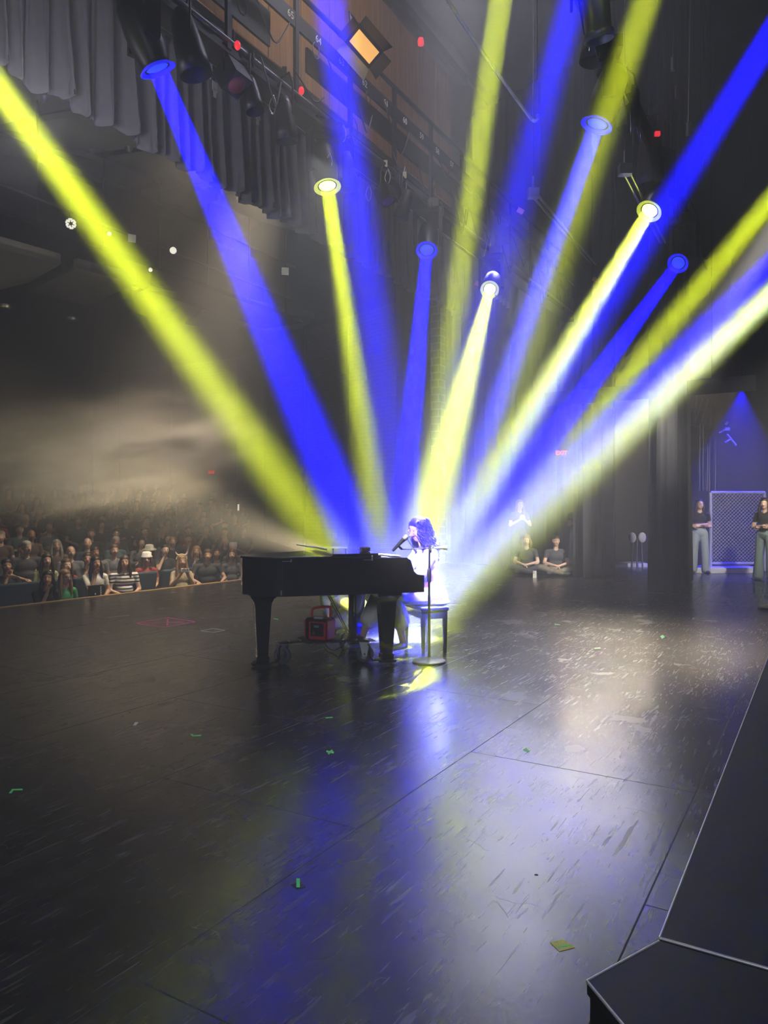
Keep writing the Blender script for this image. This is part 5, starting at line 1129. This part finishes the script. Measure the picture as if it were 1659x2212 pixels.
# px,py of lens ; px,py,Y of aim ; blue? ; energy ; spread ; pipe v ; label
BEAMS = [
 (-290, -210, 722, 1200, 7.75, 0, 500, 6.0, VB, 'moving head light beyond the upper left corner sending the long yellow beam'),
 (340, 148, 785, 1200, 7.75, 1, 900, 7.0, VB, 'moving head light at the upper left with a blue lens'),
 (707, 402, 826, 1200, 7.75, 0, 220, 6.0, VB, 'moving head light with a yellow lens hanging at the end of the grey valance'),
 (922, 540, 862, 1200, 7.85, 1, 360, 3.8, VB, 'moving head light with a blue lens seen head on above the piano'),
 (1058, 625, 905, 1200, 7.45, 0, 420, 5.8, VB, 'farthest moving head light with a glaring yellow lens'),
 (640, -520, 876, 1200, 7.65, 1, 250, 6.4, VE, 'moving head light above the frame sending the broad blue beam over the bridge'),
 (1097, -110, 905, 1200, 7.9, 0, 190, 4.6, VE, 'moving head light above the top edge sending a yellow beam straight down'),
 (1330, -330, 900, 1200, 7.65, 1, 170, 8.0, .9, 'moving head light above the top edge sending the widest blue beam'),
 (1290, 268, 955, 1200, 7.45, 1, 210, 5.0, VE, 'moving head light with a blue lens in front of the wide yellow beam'),
 (1510, -330, 985, 1200, 8.05, 0, 170, 7.0, .9, 'moving head light above the top edge sending the wide olive yellow beam'),
 (1403, 455, 884, 1325, 7.35, 0, 330, 5.6, VE, 'moving head light with a yellow lens hanging from the upper right batten'),
 (1465, 568, 940, 1290, 7.6, 1, 360, 4.0, VE, 'farthest moving head light with a blue lens at the right'),
 (1810, -160, 914, 1300, 7.45, 1, 230, 4.8, .9, 'moving head light beyond the upper right corner sending the long blue beam'),
 (1900, 145, 1040, 1200, 7.85, 0, 230, 4.4, .9, 'moving head light beyond the right edge sending the middle yellow beam'),
 (2010, 235, 1020, 1200, 7.85, 1, 360, 4.2, .9, 'moving head light beyond the right edge sending the lower blue beam'),
 (1990, 330, 1065, 1200, 8.05, 0, 560, 5.8, .9, 'moving head light beyond the right edge sending the lowest whitish yellow beam'),
 (2000, 322, 1065, 1200, 7.95, 1, 110, 4.2, .9, 'moving head light beyond the right edge mixing blue into the lowest beam'),
]
for px, py, tx, ty, tY, blue, en, spd, pv, lb in BEAMS:
    p = lens_at(px, py); t = P(tx, ty, tY); moving_head(p, t, blue, lb, 5.96, pv)
    d = (t - p).normalized(); area('beam_light', p + d * .022, d, .17, en * (.55 if blue else .26), BC if blue else YC, spd)
# soft white key added on the pianist from overhead and behind, no fixture
kp = Vector((1.0, 9.3, 9.6)); kt = Vector((.42, 7.4, .9))
area('key_light', kp, kt - kp, .8, 14, (.93, .90, 1.0), 12)
fk = Vector((-.9, 1.6, 5.6)); area('dress_fill', fk, Vector((.42, 7.5, .85)) - fk, .5, 11, (1, .92, .88), 9)  # added fill from above the camera that whitens the dress
# added lavender lamps without fixtures, for the haze veil and floor sheen
area('veil_fill', Vector((1.3, 8.8, 9.4)), Vector((-.05, -.12, -1)), 1.2, 70, (.78, .77, 1.0), 95)
for px_, py_, Y_, e_ in ((1120, 830, 13, 8), (1300, 800, 13, 10)):
    q_ = P(px_, py_, Y_); area('sheen_fill', q_, Vector((-.25, -1, -.80)), 1.8, e_, (.80, .78, 1.0), 52)
q_ = P(1080, 560, 13); area('sheen_fill', q_, Vector((-.2, -1, -1.2)), 2.0, 34, (.84, .84, .98), 50)
wp_ = Vector((-1.2, -3.0, 3.6)); area('camera_side_fill', wp_, Vector((0, 7, .8)) - wp_, 1.6, 80, (.78, .84, 1.0), 120)  # added fill behind the camera for the piano and near floor
bw = W(6.4, -4.5, 5.1); area('floor_mark_fill', bw, W(6.2, -6.6, 0) - bw, .5, 20, (.9, .93, 1.0), 85)  # added lamp to brighten the floor tape, no fixture on the bridge
# added lamps: warm fill on the front rows from behind the valance, drape fill
hp = W(8.8, -8.75, 7.8); area('row_fill', hp, W(9.6, -12.6, -.2) - hp, .6, 45, (1, .80, .52), 95)
hq = W(10.5, -8.8, 7.7); area('row_key', hq, W(10.0, -11.7, .0) - hq, 1.0, 125, (1, .80, .56), 48)
area('drape_fill', W(3.5, -5.8, 4.6), W(8.5, -8, 7.4) - W(3.5, -5.8, 4.6), 1.0, 46, (.95, .92, 1), 130)
area('ply_light', W(5.5, -3.0, 8.4), W(8, -5.6, 8.0) - W(5.5, -3.0, 8.4), .5, 42, (1, .80, .5), 100)
area('cloud_light', W(9, -9.6, -.2), W(9, -13.5, 9) - W(9, -9.6, -.2), .8, 55, (.95, 1, .85), 120)  # added uplight for the ceiling panel undersides, no fixture
sk = W(14.0, -9.75, .34); sa = P(150, 1000, 15.5) - sk; area('smoke_light', sk, sa, .3, 105, (1, .80, .47), 31)
fl = thing('hidden_flood', (sk.x, sk.y, 0), 'added black flood lamp hidden behind the piano to light the smoke', 'stage light')  # unseen housing added for the smoke lamp, kept behind the piano
sd = sa.normalized(); Ms = M3(sd.cross(Vector((0, 0, 1))).normalized(), sd.cross(Vector((0, 0, 1))).normalized().cross(sd) * -1, -sd)
b = MB(); b.box(sk - sd * .09, (.40, .34, .14), Ms); b.build('housing', BLK, fl)
b = MB(); b.box((sk.x, sk.y, .03), (.4, .3, .06), MS); b.box(sk - sd * .09 - Vector((0, 0, .15)), (.05, .05, .24), MS); b.build('base', BLK, fl)
area('wing_fill', W(14, 1.0, 5.2), W(19, 3.5, 0) - W(14, 1.0, 5.2), 1.0, 70, (.95, .92, .85), 90)  # fill and keys added to brighten the people in the far wing
wf = W(11.5, 1.2, 4.6); area('wing_key', wf, Vector((7.3, 16.7, 1.0)) - wf, .3, 60, (1, .93, .82), 42); wf = W(10.5, -.5, 5.0); area('wing_key', wf, Vector((3.8, 16, .6)) - wf, .3, 50, (1, .93, .82), 30)
bl_ = P(1602, 842, 17); spot('blue_wing', bl_, Vector((bl_.x - .35, bl_.y - .15, 0)), 2600, (.004, 0, 1), 62, .3, .05)
# warm side light cut hard on the floor; bar and blade added for it
sp = P(1400, 850, 15.0); aim = W(8.3, -1.6, 0)
sl = area('side_light', sp, aim - sp, 3.2, 17, (1, .80, .55), 27, 'RECTANGLE', .05)
ad = (aim - sp).normalized(); zc = -ad; xc = (V - ad * V.dot(ad)).normalized(); yc = zc.cross(xc); sl.rotation_euler = M3(xc, yc, zc).to_euler()
e_ = W(6.19, -2.2, 0) - sp; dd = (e_ - V * e_.dot(V)).normalized(); nn = V.cross(dd).normalized(); nn = nn if nn.dot(-U) > 0 else -nn
fx = thing('added_strip_light', sp - ad * .1, 'black strip light bar added in the far wing to light the floor warm', 'stage light')
b = MB(); b.box(sp - ad * .07, (3.3, .12, .12), M3(xc, yc, zc)); b.build('housing', BLK, fx)
q0 = sp + dd * .45; b = MB(); b.prism([q0 - V * 2, q0 + V * 2, q0 + V * 2 + nn * .3, q0 - V * 2 + nn * .3], dd * .003); b.build('light_flag', BLK, fx)
b = MB()
for s_ in (-1.2, 1.2):
    q_ = sp - ad * .12 + xc * s_; b.cyl(q_, (q_.x, q_.y, 13.4), .012)
b.build('hanger', BLK, fx)

# ============================================================ HAZE
w = bpy.data.worlds.new('world'); sc.world = w; w.use_nodes = True; nt = w.node_tree; nt.nodes['Background'].inputs[0].default_value = (0, 0, 0, 1)
vs_ = nt.nodes.new('ShaderNodeVolumeScatter'); vs_.inputs['Density'].default_value = .038; vs_.inputs['Anisotropy'].default_value = .25
nt.links.new(vs_.outputs[0], nt.nodes['World Output'].inputs['Volume'])
def smoke():
    m = bpy.data.materials.new('smoke'); m.use_nodes = True; nt = m.node_tree; N = nt.nodes; Lk = nt.links; N.clear(); out = N.new('ShaderNodeOutputMaterial'); v = N.new('ShaderNodeVolumeScatter'); v.inputs['Anisotropy'].default_value = .2
    v.inputs['Color'].default_value = (.95, .9, .8, 1)
    tc = N.new('ShaderNodeTexCoord'); ln = N.new('ShaderNodeVectorMath'); ln.operation = 'LENGTH'; Lk.new(tc.outputs['Object'], ln.inputs[0])
    ns = N.new('ShaderNodeTexNoise'); ns.inputs['Scale'].default_value = 3.4; ns.inputs['Detail'].default_value = 5; ns.inputs['Distortion'].default_value = .8; Lk.new(tc.outputs['Object'], ns.inputs['Vector'])
    a = N.new('ShaderNodeMapRange'); a.inputs['From Min'].default_value = 1.0; a.inputs['From Max'].default_value = .05; a.interpolation_type = 'SMOOTHSTEP'; Lk.new(ln.outputs['Value'], a.inputs[0])
    c = N.new('ShaderNodeMapRange'); c.inputs['From Min'].default_value = .42; c.inputs['From Max'].default_value = .66; Lk.new(ns.outputs[0], c.inputs[0])
    mu = N.new('ShaderNodeMath'); mu.operation = 'MULTIPLY'; Lk.new(a.outputs[0], mu.inputs[0]); Lk.new(c.outputs[0], mu.inputs[1])
    m2 = N.new('ShaderNodeMath'); m2.operation = 'MULTIPLY'; m2.inputs[1].default_value = 2.0; Lk.new(mu.outputs[0], m2.inputs[0]); Lk.new(m2.outputs[0], v.inputs['Density']); Lk.new(v.outputs[0], out.inputs['Volume']); return m
b = MB(); b.ell((0, 0, 0), (1, 1, 1), n=24, k=14); o = b.build('smoke_cloud', smoke()); o.location = P(185, 985, 14.8); o.scale = (5.2, 2.6, 1.55); o.rotation_euler = (0, rad(-9), math.atan2(U.y, U.x) * .55)
tag(o, 'drifting cloud of theatrical smoke lit warm yellow above the audience', 'smoke', kind='stuff')

cy = sc.cycles
cy.use_denoising = True; cy.denoiser = 'OPENIMAGEDENOISE'; cy.volume_bounces = 0; cy.max_bounces = 3; cy.diffuse_bounces = 1; cy.glossy_bounces = 2; cy.transmission_bounces = 2
cy.use_light_tree = True; cy.caustics_reflective = False; cy.caustics_refractive = False; cy.sample_clamp_indirect = 40; cy.volume_step_rate = 6; cy.volume_max_steps = 16
cy.use_adaptive_sampling = True; cy.adaptive_threshold = .25; cy.adaptive_min_samples = 28
vw = sc.view_settings; vw.view_transform = 'Standard'; vw.look = 'None'; vw.exposure = 0; vw.gamma = 1; vw.use_curve_mapping = False
